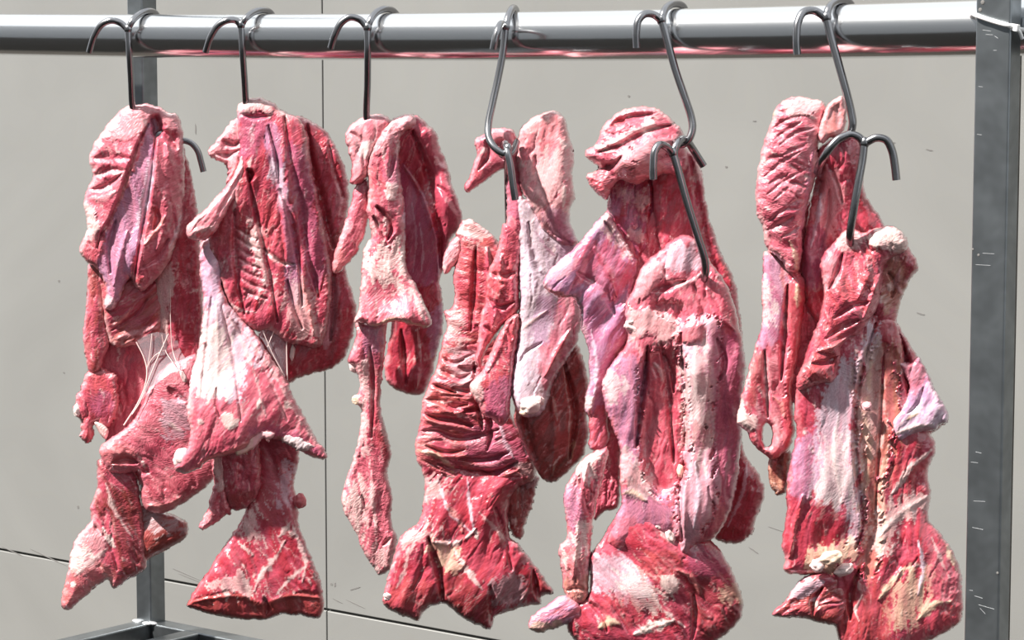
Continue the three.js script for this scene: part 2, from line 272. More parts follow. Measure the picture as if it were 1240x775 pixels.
/* o: outline in frame pixels; z: depth of the mid surface in cm towards the viewer, a number or [[x, y, z] ...] control points;
   t: half thickness in cm; e: rounding distance in px; c: [colour a, colour b, amount]; fa: fibre angle in degrees from upright;
   fib / lump / fine: relief in mm; fk: fat flecks; rim: fat along the edge; holes: openings; s: strokes {p, w, h mm, c, a, r}; g: patches {g, c, a, h, f} */
function lobe(cut, name, o, q = {}) {
  const sd = ++lobeSeed * 13.37, D0 = cut.userData_depth;
  const P = catmull(o, true, 3.5), [bx0, by0, bx1, by1] = bounds(P, 6);
  const rag = q.rag ?? 1.6, e = q.e ?? 22, T = q.t ?? 1.8, G = q.grid ?? GRID;
  const HOLES = (q.holes ?? []).map((h) => catmull(h, true, 3));
  const field = (x, y) => {
    const wx = x + rag * (N3(x * 0.11, y * 0.11, sd) + 0.6 * N3(x * 0.31, y * 0.31, sd + 4)), wy = y + rag * (N3(x * 0.11, y * 0.11, sd + 9) + 0.6 * N3(x * 0.31, y * 0.31, sd + 14));
    let d = segDist(P, wx, wy)[0]; if (!inside(P, wx, wy)) d = -d;
    for (const h of HOLES) { const k = segDist(h, wx, wy)[0]; d = Math.min(d, inside(h, wx, wy) ? -k : k); }
    return d;
  };
  const nx = Math.ceil((bx1 - bx0) / G) + 1, ny = Math.ceil((by1 - by0) / G) + 1, d = new Float32Array(nx * ny);
  for (let j = 0; j < ny; j++) for (let i = 0; i < nx; i++) d[j * nx + i] = field(bx0 + i * G, by0 + j * G);
  const zc = typeof (q.z ?? 0) === 'number' ? () => q.z ?? 0 : (x, y) => { let s = 0, w = 0; for (const [a, b, z] of q.z) { const k = 1 / ((x - a) ** 2 + (y - b) ** 2 + 60) ** 1.1; s += k * z; w += k; } return s / w; };
  const S = (q.s ?? []).map((k, n) => ({ w: 4, h: 0, a: 0.85, r: 0.8, taper: 1, ...k, n: n * 5.1 + sd, P: catmull(k.p, false, 4), B: bounds(k.p, Math.max((k.w ?? 4) * 2.6, 2.5 * (k.L ?? 0)) + 8) }));
  const Q = (q.g ?? []).map((k, n) => ({ a: 0.8, h: 0, f: 8, r: 0.6, ...k, n: n * 3.7 + sd + 50, P: catmull(k.g, true, 5), B: bounds(k.g, (k.f ?? 8) + 10) }));
  const fa = (q.fa ?? 0) * Math.PI / 180, fc = Math.cos(fa), fs = Math.sin(fa);
  const [ca, cb, mixAmt] = q.c ?? ['rose', 'red', 0.5], A = PAL[ca], B = PAL[cb];
  const fib = q.fib ?? 0.7, lump = q.lump ?? 2.8, fine = q.fine ?? 0.8, fk = q.fk ?? 0.25, rim = q.rim ?? 0.25, rimC = PAL[q.rimC ?? 'pale'], fkC = PAL[q.fkC ?? 'fat'];
  const tmp = new THREE.Color();
  function surface(x, y, dist, front) {
    const wu = 11 * N3(x * 0.011, y * 0.011, sd + 80) + 3 * N3(x * 0.04, y * 0.04, sd + 81), u = x * fc - y * fs + wu, v = x * fs + y * fc + wu * 0.5;       // u across the fibres, v along them
    const t = Math.min(1, Math.max(0, dist) / e), prof = Math.sqrt(1 - (1 - t) * (1 - t)), soft = Math.min(1, Math.max(0, dist) / 9);
    const low = fbm(x * 0.028, y * 0.028, sd + 1), mid = N3(x * 0.075, y * 0.075, sd + 2), fi = N3(u * 0.20, v * 0.030, sd + 3) + 0.6 * N3(u * 0.45, v * 0.06, sd + 5), fn = N3(x * 0.28, y * 0.28, sd + 6);
    const t1 = Math.min(1, Math.max(0, dist) / Math.min(6, e)), crisp = Math.sqrt(1 - (1 - t1) * (1 - t1));
    let h = (front ? T : (q.tb ?? T * 0.8)) * 10 * (0.42 * crisp + 0.58 * prof);   // mm
    let mm = 0;
    tmp.copy(A).lerp(B, Math.min(1, Math.max(0, mixAmt + 0.6 * low + 0.4 * mid + 0.7 * fi + 0.35 * fn)));
    if (front) {
      const cr = 1 - Math.min(1, Math.abs(N3(u * 0.055, v * 0.016, sd + 40) + 0.35 * N3(u * 0.17, v * 0.05, sd + 41)) * 4.5);   // creases between fibre bundles
      const ma = 1 - Math.min(1, Math.abs(N3(u * 0.09, v * 0.022, sd + 44) + 0.45 * N3(u * 0.24, v * 0.07, sd + 45)) * (13 - 5 * fk));   // thin seams of white tissue
      const patchy = 0.25 + 0.95 * sstep(-0.25, 0.45, N3(x * 0.022, y * 0.022, sd + 60)); let relief = 1;
      const rough = patchy * (0.8 * fib * fi + 0.55 * fine * fn - 0.85 * (q.crease ?? (q.m === wetMat ? 1.8 : 2.6)) * cr * cr);
      const fold = N3(u * 0.036, v * 0.010, sd + 70) + 0.45 * N3(u * 0.085 + 0.4 * low, v * 0.020, sd + 71) + 0.5 * N3(x * 0.018, y * 0.018, sd + 72);   // long bundles of muscle
      mm += lump * 1.9 * fold;
      if (ma > 0) tmp.lerp(PAL.fat, ma * (q.seam ?? 0.45) * sstep(-0.15, 0.35, N3(x * 0.035, y * 0.035, sd + 47)));
      // pale rim and fat flecks
      if (rim) { const k = rim * (1 - sstep(1, 9 + 6 * mid, dist + 4 * fn)) * (0.55 + 0.9 * N3(x * 0.06, y * 0.06, sd + 21)); if (k > 0) tmp.lerp(rimC, Math.min(0.9, k)); }
      if (fk) { const f2 = N3(u * 0.13, v * 0.045, sd + 30) + 0.5 * N3(u * 0.35, v * 0.12, sd + 31) + 0.35 * N3(x * 0.5, y * 0.5, sd + 33); const k = sstep(0.62 - 0.45 * fk, 0.95 - 0.45 * fk, f2); if (k > 0) { tmp.lerp(fkC, k * 0.75); mm += k * 0.5; } }
      for (const k of Q) {
        if (x < k.B[0] || y < k.B[1] || x > k.B[2] || y > k.B[3]) continue;
        const dd = segDist(k.P, x, y)[0] * (inside(k.P, x, y) ? 1 : -1), n = N3(u * 0.16, v * 0.06, k.n) + 0.6 * N3(x * 0.3, y * 0.3, k.n + 2);
        const w = sstep(-k.f * 0.25, k.f * 0.25, dd + k.f * 1.5 * k.r * (n + 0.4 * fi + 0.35 * N3(x * 0.52, y * 0.52, k.n + 8))); if (w <= 0) continue;
        if (k.c) { tmp.lerp(PAL[k.c], w * k.a * (0.82 + 0.35 * fi)); if (SMOOTH.has(k.c)) relief *= 1 - 0.7 * w; }
        mm += k.h * sstep(-k.f * 0.7 - 2, k.f * 0.7 + 2, dd + 2 * N3(x * 0.08, y * 0.08, k.n + 3));
      }
      for (const k of S) {
        if (x < k.B[0] || y < k.B[1] || x > k.B[2] || y > k.B[3]) continue;
        const [ds, at, sg] = segDist(k.P, x, y), n = N3(x * 0.12, y * 0.12, k.n) + 0.7 * N3(x * 0.33, y * 0.33, k.n + 2), tw = k.w * (k.taper ? 0.25 + 0.75 * Math.sin(Math.PI * Math.min(1, Math.max(0, at))) : 1);
        const g = ds / tw;
        if (k.st) { const sd2 = ds * sg + 1.3 * N3(x * 0.07, y * 0.07, k.n + 5); mm += k.st * sstep(-2.6, 2.6, sd2) * Math.exp(-Math.max(0, sd2) / (k.L ?? 20)) * Math.min(1, at * 7, (1 - at) * 7); }
        if (g > 2.6) continue;
        mm += (k.h < 0 ? 1.45 : SMOOTH.has(k.c) ? 0.6 : 1.15) * k.h * Math.exp(-g * g * 1.2) * (1 + 0.25 * n);
        if (k.c) { const w = 1 - sstep(0.35, 1.0, g + k.r * (n + 0.5 * fi)); if (w > 0) tmp.lerp(PAL[k.c], w * k.a); }
      }
      mm += relief * (rough + 0.30 * lump * mid);
    } else mm += soft * lump * low;
    return zc(x, y) + (front ? 1 : -1) * Math.max(0, h + mm * soft) / 10;
  }
  // vertices: inside nodes twice (front, back), nodes just outside pulled onto the edge once
  const vf = new Int32Array(nx * ny).fill(-1), vb = new Int32Array(nx * ny).fill(-1), pos = [], col = [], uv = [], idx = [], org = cut.position;
  const add = (x, y, dist, front) => {
    const z = surface(x, y, dist, front), p = atDepth(x, y, D0 - z / 100).sub(org); pos.push(p.x, p.y, p.z); col.push(tmp.r, tmp.g, tmp.b);
    const su = p.dot(ALONG), sv = -p.dot(DOWNISH); uv.push((su * fc - sv * fs) / 0.055, (su * fs + sv * fc) / 0.10); return pos.length / 3 - 1;
  };
  const used = new Uint8Array(nx * ny);
  for (let j = 0; j + 1 < ny; j++) for (let i = 0; i + 1 < nx; i++) { const a = j * nx + i; if (d[a] > 0 || d[a + 1] > 0 || d[a + nx] > 0 || d[a + nx + 1] > 0) used[a] = used[a + 1] = used[a + nx] = used[a + nx + 1] = 1; }
  for (let j = 0; j < ny; j++) for (let i = 0; i < nx; i++) {
    const a = j * nx + i; if (!used[a]) continue;
    let x = bx0 + i * G, y = by0 + j * G;
    if (d[a] > 0.35) { vf[a] = add(x, y, d[a], true); vb[a] = add(x, y, d[a], false); continue; }
    let f = d[a];
    for (let it = 0; it < 3; it++) { const gx = (field(x + 0.6, y) - field(x - 0.6, y)) / 1.2, gy = (field(x, y + 0.6) - field(x, y - 0.6)) / 1.2, l = gx * gx + gy * gy; if (l < 0.05) break; const m = Math.max(-2.4, Math.min(2.4, f)); x -= m * gx / Math.max(0.6, l); y -= m * gy / Math.max(0.6, l); f = field(x, y); }
    vf[a] = vb[a] = add(x, y, 0, true);
  }
  for (let j = 0; j + 1 < ny; j++) for (let i = 0; i + 1 < nx; i++) {
    const a = j * nx + i; if (!(d[a] > 0 || d[a + 1] > 0 || d[a + nx] > 0 || d[a + nx + 1] > 0)) continue;
    for (const [v, s] of [[vf, 0], [vb, 1]]) {
      const p = v[a], r = v[a + 1], t2 = v[a + nx], w = v[a + nx + 1];
      if (s) idx.push(p, r, t2, r, w, t2); else idx.push(p, t2, r, r, t2, w);
    }
  }
  const g = new THREE.BufferGeometry();
  g.setAttribute('position', new THREE.Float32BufferAttribute(pos, 3)); g.setAttribute('color', new THREE.Float32BufferAttribute(col, 3)); g.setAttribute('uv', new THREE.Float32BufferAttribute(uv, 2));
  g.setIndex(idx); g.computeVertexNormals();
  const m = mesh(name, g, q.m ?? meatMat, cut);
  if (q.label) m.userData.label = q.label;
  return m;
}
function cutOf(label, px, py, nearer = 0) {                           // a cut of meat, its origin where it hangs
  const depth = railDepth(px) - nearer, g = thing('meat_cut', label, 'meat', atDepth(px, py, depth));
  g.userData_depth = depth; return g;
}
// a thin see-through web of connective tissue stretched between two lobes; quads of [x, y, z]
function web(cut, pts, strands) {
  const n = pts[0].length, rows = pts.length, pos = [], idx = [], D = cut.userData_depth;
  for (const r of pts) for (const [x, y, z] of r) { const p = atDepth(x, y, D - z / 100).sub(cut.position); pos.push(p.x, p.y, p.z); }
  for (let j = 0; j + 1 < rows; j++) for (let i = 0; i + 1 < n; i++) { const a = j * n + i; idx.push(a, a + n, a + 1, a + 1, a + n, a + n + 1); }
  const g = new THREE.BufferGeometry(); g.setAttribute('position', new THREE.Float32BufferAttribute(pos, 3)); g.setIndex(idx); g.computeVertexNormals();
  const m = mesh('membrane', g, webMat, cut); m.userData.label = 'thin translucent web of tissue';
  for (const s of strands) strand(cut, s.p, s.w ?? 1);
}
const strandMat = new THREE.MeshPhysicalMaterial({ color: PAL.fat, roughness: 0.35, clearcoat: 0.5 });
function strand(cut, p, w, name = 'tissue_strand') {
  const D = cut.userData_depth, c = new THREE.CatmullRomCurve3(p.map(([x, y, z]) => atDepth(x, y, D - z / 100).sub(cut.position)), false, 'centripetal');
  return mesh(name, new THREE.TubeGeometry(c, 24, w * 0.0008, 6), strandMat, cut);
}
// a knob of fat: a small dented ball
function knob(cut, x, y, z, rx, ry, c = 'fat', turn = 0, name = 'fat_lump') {
  const D = cut.userData_depth, k = D / F, g = new THREE.SphereGeometry(1, 34, 24), p = g.attributes.position, col = [], sd = ++lobeSeed * 7.7;
  for (let i = 0; i < p.count; i++) {
    const v = V(p.getX(i), p.getY(i), p.getZ(i)), f = 1 + 0.30 * N3(v.x * 1.3 + sd, v.y * 1.5, v.z * 1.5) + 0.08 * N3(v.x * 2.6 + sd, v.y * 3.4, v.z * 3.4);
    p.setXYZ(i, v.x * f * rx * k, v.y * f * ry * k, v.z * f * Math.min(rx, ry) * k * 0.85);
    const cc = PAL[c].clone().lerp(PAL.pale, Math.max(0, 0.15 + 0.5 * N3(v.x * 2 + sd, v.y * 2, v.z * 2))); col.push(cc.r, cc.g, cc.b);
  }
  g.setAttribute('color', new THREE.Float32BufferAttribute(col, 3)); g.rotateZ(turn * Math.PI / 180); g.rotateY(YAW); g.computeVertexNormals();
  const m = mesh(name, g, fatMat, cut); m.position.copy(atDepth(x, y, D - z / 100).sub(cut.position)); return m;
}
// ---------------------------------------------------------------- the cuts
{ // cut on the hook before the rear post
  const c = cutOf('folded pink cut by the rear post with a webbed lower flap and pointed tip', 160, 130);
  lobe(c, 'inner_muscle', [[124, 400], [160, 395], [205, 400], [240, 400], [248, 450], [238, 520], [200, 560], [165, 590], [135, 575], [128, 540], [118, 500], [112, 440]], { z: -2.5, t: 1.6, c: ['pink', 'rose', 0.55], fk: 0.1, rim: 0.1 });
  lobe(c, 'deep_muscle', [[195, 150], [216, 165], [228, 195], [234, 225], [240, 255], [243, 300], [246, 350], [245, 400], [240, 432], [222, 440], [200, 430], [185, 380], [180, 250]], { z: -0.6, t: 2.2, e: 30, c: ['rose', 'red', 0.6], fk: 0.3, fkC: 'pale', lump: 3,
    g: [{ g: [[205, 280], [245, 300], [245, 335], [200, 330]], c: 'red', a: 0.6 }, { g: [[185, 325], [212, 318], [205, 370], [196, 410], [178, 405], [180, 360]], c: 'fat', a: 0.85, h: 1.5 }], s: [{ p: [[230, 355], [240, 351]], w: 4, c: 'fat', h: 1.5 }] });
  lobe(c, 'crumpled_muscle', [[118, 320], [150, 310], [185, 315], [200, 340], [198, 380], [194, 408], [172, 416], [150, 421], [134, 418], [127, 400], [121, 360]], { z: 0.2, t: 1.7, c: ['rose', 'rust', 0.5], fk: 0.42, rim: 0.7, rimC: 'fat', lump: 3.5, fa: -50,
    s: [{ p: [[136, 400], [165, 380], [178, 362]], w: 3, h: -2.5 }, { p: [[138, 394], [152, 383], [158, 374]], w: 3, h: 2, c: 'salmon' }, { p: [[140, 410], [170, 402], [190, 396]], w: 5, h: 2, c: 'pale', a: 0.7 }] });
  lobe(c, 'narrow_strip', [[108, 318], [122, 322], [126, 360], [130, 400], [133, 418], [125, 435], [120, 450], [110, 452], [103, 430], [101, 400], [104, 370], [106, 340]], { z: 0.4, t: 1.2, e: 12, c: ['rust', 'rose', 0.4], fk: 0.1, fa: 4, rim: 0.3 });
  lobe(c, 'ragged_flap', [[106, 450], [120, 446], [140, 452], [144, 480], [140, 505], [130, 520], [116, 512], [112, 533], [104, 537], [97, 526], [98, 510], [90, 500], [93, 480], [99, 465]], { z: 0, t: 1.4, e: 14, c: ['coral', 'rose', 0.45], fk: 0.3, rim: 0.6, rag: 3,
    g: [{ g: [[112, 480], [135, 475], [135, 500], [118, 505]], c: 'mauve', a: 0.5 }] });
  knob(c, 94, 497, 0.9, 5, 8, 'bone'); lobe(c, 'white_tag', [[114, 510], [122, 512], [132, 522], [128, 532], [120, 524]], { z: 1.0, t: 0.4, e: 4, c: ['bone', 'fat', 0.3], rag: 0.6 });
  // folded top
  lobe(c, 'folded_muscle', [[147, 131], [163, 127], [178, 125], [192, 129], [205, 136], [214, 138], [220, 150], [222, 168], [224, 200], [223, 240], [220, 270], [212, 300], [200, 325], [186, 342], [172, 353], [163, 348], [158, 336], [150, 350], [146, 362], [138, 375], [126, 373], [128, 350], [120, 330], [108, 320], [98, 310], [97, 296], [104, 284], [104, 262], [101, 245], [106, 228], [112, 214], [108, 195], [111, 180], [120, 165], [130, 150], [138, 142]], { z: [[150, 140, 1.4], [205, 150, 1.2], [110, 230, 1.6], [160, 220, 2.3], [215, 230, 1.2], [150, 340, 1.8], [180, 330, 2.2]], t: 2.3, e: 34, c: ['pink', 'rose', 0.45], fk: 0.36, rim: 0.7, rimC: 'fat', fa: 14, fine: 1.2,
    g: [{ g: [[140, 140], [165, 128], [190, 130], [185, 148], [165, 165], [140, 170], [125, 165]], c: 'pale', a: 0.65, h: 1.5 }, { g: [[190, 128], [215, 140], [222, 165], [208, 160], [196, 145]], c: 'pale', a: 0.6, h: 2 },
      { g: [[184, 140], [189, 150], [187, 180], [184, 220], [177, 255], [168, 290], [160, 320], [148, 350], [138, 374], [127, 372], [130, 340], [118, 325], [124, 300], [136, 270], [148, 240], [166, 195], [176, 160]], c: 'lilac', a: 0.8, f: 4, h: -2 },
      { g: [[182, 190], [186, 200], [180, 240], [172, 272], [164, 290], [168, 250]], c: 'silver', a: 0.8, f: 5 }, { g: [[165, 275], [172, 285], [162, 310], [158, 335], [152, 332], [156, 300]], c: 'lilac', a: 0.9, f: 4, h: 2 },
      { g: [[100, 246], [116, 255], [122, 270], [112, 288], [103, 284]], c: 'fat', a: 0.9, h: 2 }, { g: [[98, 292], [122, 288], [122, 312], [106, 318]], c: 'coral', a: 0.5 }, { g: [[182, 250], [192, 250], [190, 275], [178, 285]], c: 'coral', a: 0.5 }, { g: [[127, 360], [140, 356], [138, 374], [126, 372]], c: 'fat', a: 0.7 }],
    s: [{ p: [[180, 150], [171, 166], [158, 200], [146, 236], [135, 262], [122, 284], [118, 300]], w: 3, h: -5, st: 8, L: 26 }, { p: [[170, 172], [158, 205], [147, 238], [136, 262]], w: 3, h: 3, c: 'salmon', a: 0.6 },
      { p: [[163, 340], [168, 305], [176, 262], [182, 225], [186, 190], [189, 162]], w: 3, h: -6, st: 8, L: 26 }, { p: [[188, 146], [191, 153], [190, 160]], w: 4.5, h: -30, taper: 0 }, { p: [[196, 158], [206, 165], [214, 180]], w: 5, h: -5 },
      { p: [[106, 229], [122, 228], [136, 220], [146, 212]], w: 4, h: -4 }, { p: [[108, 240], [126, 240], [140, 232]], w: 5, h: 3, c: 'pale', a: 0.5 }, { p: [[112, 192], [132, 190], [156, 192]], w: 7, h: -3 }, { p: [[114, 214], [130, 206], [150, 206]], w: 5, h: -3 },
      { p: [[202, 175], [206, 220], [202, 262], [190, 302]], w: 9, h: 4 }, { p: [[186, 252], [192, 264], [186, 278]], w: 4, h: -5 }, { p: [[176, 296], [190, 278], [200, 262]], w: 4, h: 3, c: 'salmon' }, { p: [[172, 324], [190, 312], [204, 290]], w: 4, h: -4 }, { p: [[222, 250], [214, 280], [205, 300]], w: 3, c: 'silver', a: 0.5 }, { p: [[140, 268], [132, 300], [134, 330]], w: 4, h: -5 }, { p: [[154, 280], [144, 315], [138, 345]], w: 4, h: 3 }, { p: [[163, 342], [174, 336]], w: 6, c: 'coral', h: 2 }] });
  // lower hanging flap in front
  lobe(c, 'hanging_flap', [[236, 428], [222, 434], [205, 440], [192, 452], [181, 470], [172, 488], [163, 505], [150, 520], [134, 530], [119, 546], [124, 558], [132, 571], [148, 574], [164, 572], [170, 585], [171, 604], [178, 619], [200, 621], [222, 610], [245, 594], [262, 575], [262, 500], [250, 450]], { z: [[230, 440, 1.2], [150, 545, 2.2], [190, 600, 1.6], [240, 540, 1.0]], t: 2.0, e: 26, c: ['pink', 'rose', 0.45], fk: 0.12, rim: 0.45, fa: 42, lump: 2.4, fib: 0.4, fine: 0.5,
    g: [{ g: [[195, 445], [232, 432], [232, 450], [222, 465], [200, 462]], c: 'pale', a: 0.4 }, { g: [[200, 488], [225, 480], [228, 520], [210, 535], [198, 510]], c: 'silver', a: 0.55, r: 1.1 }, { g: [[122, 538], [148, 535], [165, 548], [160, 560], [130, 562]], c: 'salmon', a: 0.5, h: 1 }, { g: [[170, 590], [200, 575], [250, 560], [255, 590], [210, 618], [178, 618]], c: 'brown', a: 0.35 }],
    s: [{ p: [[137, 560], [150, 556], [166, 560]], w: 5, h: -9 }, { p: [[204, 470], [214, 480], [224, 486]], w: 5, h: -3 }, { p: [[205, 510], [215, 520], [222, 522]], w: 2.5, h: 1.2, c: 'fat' }, { p: [[172, 568], [180, 572]], w: 5, h: -3 }, { p: [[173, 558], [176, 568]], w: 3, h: 2, c: 'bone' }, { p: [[178, 612], [200, 614], [220, 602]], w: 6, h: 2, c: 'salmon', a: 0.6 }] });
  // bottom end
  lobe(c, 'shank_end', [[120, 556], [140, 565], [165, 572], [172, 610], [176, 640], [177, 665], [175, 690], [162, 698], [146, 708], [136, 712], [131, 702], [118, 710], [100, 724], [84, 739], [75, 736], [75, 722], [82, 690], [87, 662], [96, 646], [109, 632], [110, 612], [117, 590]], { z: [[140, 580, 0.2], [85, 720, 0.8], [165, 660, 0]], t: 2.2, e: 24, c: ['rose', 'brown', 0.35], fk: 0.2, rim: 0.5, fa: 24,
    g: [{ g: [[112, 630], [128, 640], [128, 670], [105, 695], [86, 690], [88, 660], [98, 645]], c: 'pale', a: 0.75, h: 1 }, { g: [[86, 668], [105, 660], [108, 675], [95, 695], [85, 692]], c: 'bone', a: 0.85 }, { g: [[130, 600], [172, 600], [175, 690], [150, 700], [140, 640]], c: 'brown', a: 0.55 }, { g: [[78, 700], [130, 680], [140, 700], [90, 730], [76, 735]], c: 'salmon', a: 0.5 }],
    s: [{ p: [[110, 632], [122, 645], [135, 662], [142, 690]], w: 4, h: -3.5 }, { p: [[124, 640], [132, 652], [138, 662]], w: 5, h: 2, c: 'bone' }, { p: [[90, 698], [110, 680], [130, 664]], w: 4, h: 1.2, c: 'fat', a: 0.7 }, { p: [[128, 585], [140, 620], [160, 650]], w: 3, h: 1.2, c: 'fat', a: 0.6 }, { p: [[86, 707], [92, 709]], w: 4, c: 'bone', h: 1 }, { p: [[132, 600], [136, 616]], w: 4, c: 'fat', a: 0.6 }] });
  lobe(c, 'shank_fold', [[160, 610], [195, 618], [212, 624], [226, 632], [229, 641], [224, 652], [205, 664], [185, 675], [172, 682], [165, 660]], { z: -0.6, t: 1.8, e: 18, c: ['rust', 'brown', 0.5], fk: 0.2, rim: 0.4, fa: -60,  // dull rust and brown base paints the shade lying on this fold
    g: [{ g: [[168, 620], [205, 622], [222, 645], [200, 640], [172, 640]], c: 'grey', a: 0.6, r: 1.2 }] });
  web(c, [[[166, 412, 1.6], [178, 405, 1.9], [190, 402, 2.0], [202, 404, 1.8], [214, 408, 1.4]], [[172, 425, 1.7], [180, 420, 2.0], [190, 418, 2.1], [203, 420, 1.9], [217, 420, 1.5]], [[177, 442, 1.9], [183, 438, 2.2], [192, 434, 2.3], [206, 432, 2.2], [222, 430, 1.9]], [[177, 462, 2.1], [182, 458, 2.6], [192, 450, 2.9], [208, 442, 3.0], [226, 436, 2.6]], [[167, 488, 2.3], [174, 482, 3.2], [188, 466, 3.6], [206, 452, 3.7], [226, 446, 3.6]]],
    [{ p: [[165, 414, 1.7], [174, 432, 1.9], [178, 448, 2.1], [176, 466, 2.3], [167, 488, 2.4], [150, 515, 2.8]], w: 1.4 }, { p: [[204, 404, 2.2], [197, 420, 2.4], [188, 440, 2.7], [180, 460, 3.0], [170, 486, 3.4], [160, 502, 3.8]], w: 1.0 }, { p: [[206, 350, 2.4], [207, 400, 2.4], [209, 424, 2.6], [215, 442, 3.6], [221, 455, 4.1]], w: 0.8 }, { p: [[184, 404, 2.1], [182, 424, 2.3], [178, 448, 2.3]], w: 0.7 }, { p: [[196, 405, 2.2], [200, 424, 2.3], [210, 440, 3.4]], w: 0.7 }, { p: [[178, 445, 2.3], [186, 432, 2.4], [198, 424, 2.4]], w: 0.7 }]);
  knob(c, 222, 456, 3.9, 3, 8, 'fat', 25);
}
{ // cut on the second hook
  const c = cutOf('wide cut with a pale silverskin fan over a triangular dark red end', 298, 128);
  lobe(c, 'deep_muscle', [[340, 140], [374, 145], [394, 158], [410, 184], [419, 206], [423, 239], [421, 262], [420, 330], [431, 369], [429, 401], [419, 430], [406, 444], [381, 452], [361, 459], [350, 464], [330, 440], [312, 410], [330, 380], [340, 260]], { z: [[390, 180, -0.2], [415, 240, -0.8], [400, 420, -1.0]], t: 2.2, e: 30, c: ['rose', 'red', 0.6], fa: -14, fk: 0.2, rim: 0.3,
    g: [{ g: [[345, 380], [432, 380], [420, 432], [360, 462]], c: 'red', a: 0.6, h: 0 }, { g: [[383, 200], [405, 280], [400, 330], [385, 280]], c: 'brown', a: 0.4 }, { g: [[395, 330], [406, 335], [404, 405], [392, 418], [388, 380]], c: 'silver', a: 0.45 }],
    s: [{ p: [[372, 150], [378, 200], [392, 250], [404, 300]], w: 6, h: -6 }, { p: [[398, 170], [406, 210], [416, 240]], w: 4, h: -3 }, { p: [[404, 330], [404, 380], [400, 412]], w: 4, h: -7 }, { p: [[406, 215], [412, 240], [410, 262]], w: 4, h: 2, c: 'pale', a: 0.5 }] });
  lobe(c, 'frayed_lump', [[287, 143], [276, 152], [264, 168], [253, 184], [262, 196], [272, 198], [276, 212], [272, 224], [285, 215], [295, 195], [296, 160]], { z: 0.8, t: 1.6, e: 14, c: ['pale', 'pink', 0.5], rag: 3, fk: 0.4, rim: 0.5, lump: 4, s: [{ p: [[270, 170], [282, 176], [292, 170]], w: 4, h: -5 }, { p: [[262, 186], [275, 188], [288, 182]], w: 4, h: -4 }] });
  lobe(c, 'end_triangle', [[300, 520], [330, 500], [352, 515], [362, 545], [357, 587], [361, 610], [362, 634], [375, 669], [389, 707], [393, 733], [388, 749], [360, 745], [340, 744], [323, 750], [290, 750], [250, 743], [227, 734], [229, 725], [250, 694], [268, 666], [285, 641], [298, 615], [302, 590]], { z: [[330, 560, -1.4], [300, 720, 1.0], [370, 720, 0.2], [310, 640, 0]], t: 2.0, e: 26, c: ['rose', 'red', 0.65], fa: 26, fk: 0.18, rim: 0.2, seam: 0.6, m: wetMat,
    g: [{ g: [[226, 728], [250, 722], [276, 716], [300, 724], [318, 732], [345, 722], [370, 716], [394, 724], [394, 752], [320, 754], [226, 738]], c: 'rust', a: 0.95, f: 4, r: 0.5, h: -2 }, { g: [[262, 700], [285, 692], [300, 700], [312, 718], [290, 722], [255, 718], [245, 710]], c: 'fat', a: 0.75, r: 1.2 }, { g: [[296, 620], [310, 622], [312, 650], [300, 660], [294, 645]], c: 'fat', a: 0.7, r: 1.2 }, { g: [[345, 560], [358, 570], [345, 610], [335, 615]], c: 'silver', a: 0.6, r: 1.1 }],
    s: [{ p: [[345, 655], [330, 680], [314, 700], [308, 716]], w: 4.5, h: 1.5, c: 'fat', a: 0.75 }, { p: [[352, 632], [338, 650]], w: 4, c: 'fat', h: 1 }, { p: [[354, 636], [362, 655], [370, 682], [366, 705]], w: 4, c: 'fat', h: 1, a: 0.8 }, { p: [[372, 684], [350, 702], [335, 720]], w: 3.5, c: 'fat', a: 0.8 }, { p: [[320, 725], [324, 735], [322, 745]], w: 4, h: -6 }, { p: [[228, 730], [260, 724], [290, 722], [318, 732], [350, 722], [388, 724]], w: 4, h: 2.5, c: 'rust', a: 0.7 }, { p: [[350, 645], [358, 647]], w: 5, c: 'fat', h: 2 }] });
  knob(c, 363, 607, 1.0, 8, 9, 'coral', 0, 'muscle_knob');
  lobe(c, 'short_lobe', [[268, 515], [306, 510], [316, 560], [315, 592], [307, 607], [294, 617], [281, 617], [273, 600]], { z: 1.2, t: 1.5, e: 16, c: ['red', 'rose', 0.5], fk: 0.1, rim: 0.2, g: [{ g: [[275, 600], [310, 592], [306, 608], [285, 618]], c: 'brown', a: 0.7 }] });
  lobe(c, 'hanging_shred', [[254, 520], [270, 522], [273, 590], [276, 605], [281, 622], [272, 624], [262, 632], [244, 643], [242, 637], [249, 622], [254, 606], [258, 585]], { z: 1.4, t: 0.9, e: 9, c: ['rose', 'red', 0.5], rag: 2, fk: 0.2, rim: 0.4, g: [{ g: [[262, 550], [270, 552], [270, 590], [264, 594]], c: 'fat', a: 0.8 }, { g: [[246, 628], [256, 612], [262, 618], [250, 640]], c: 'pale', a: 0.7 }] });
  knob(c, 222, 556, 4.4, 12, 13, 'fat', -40);
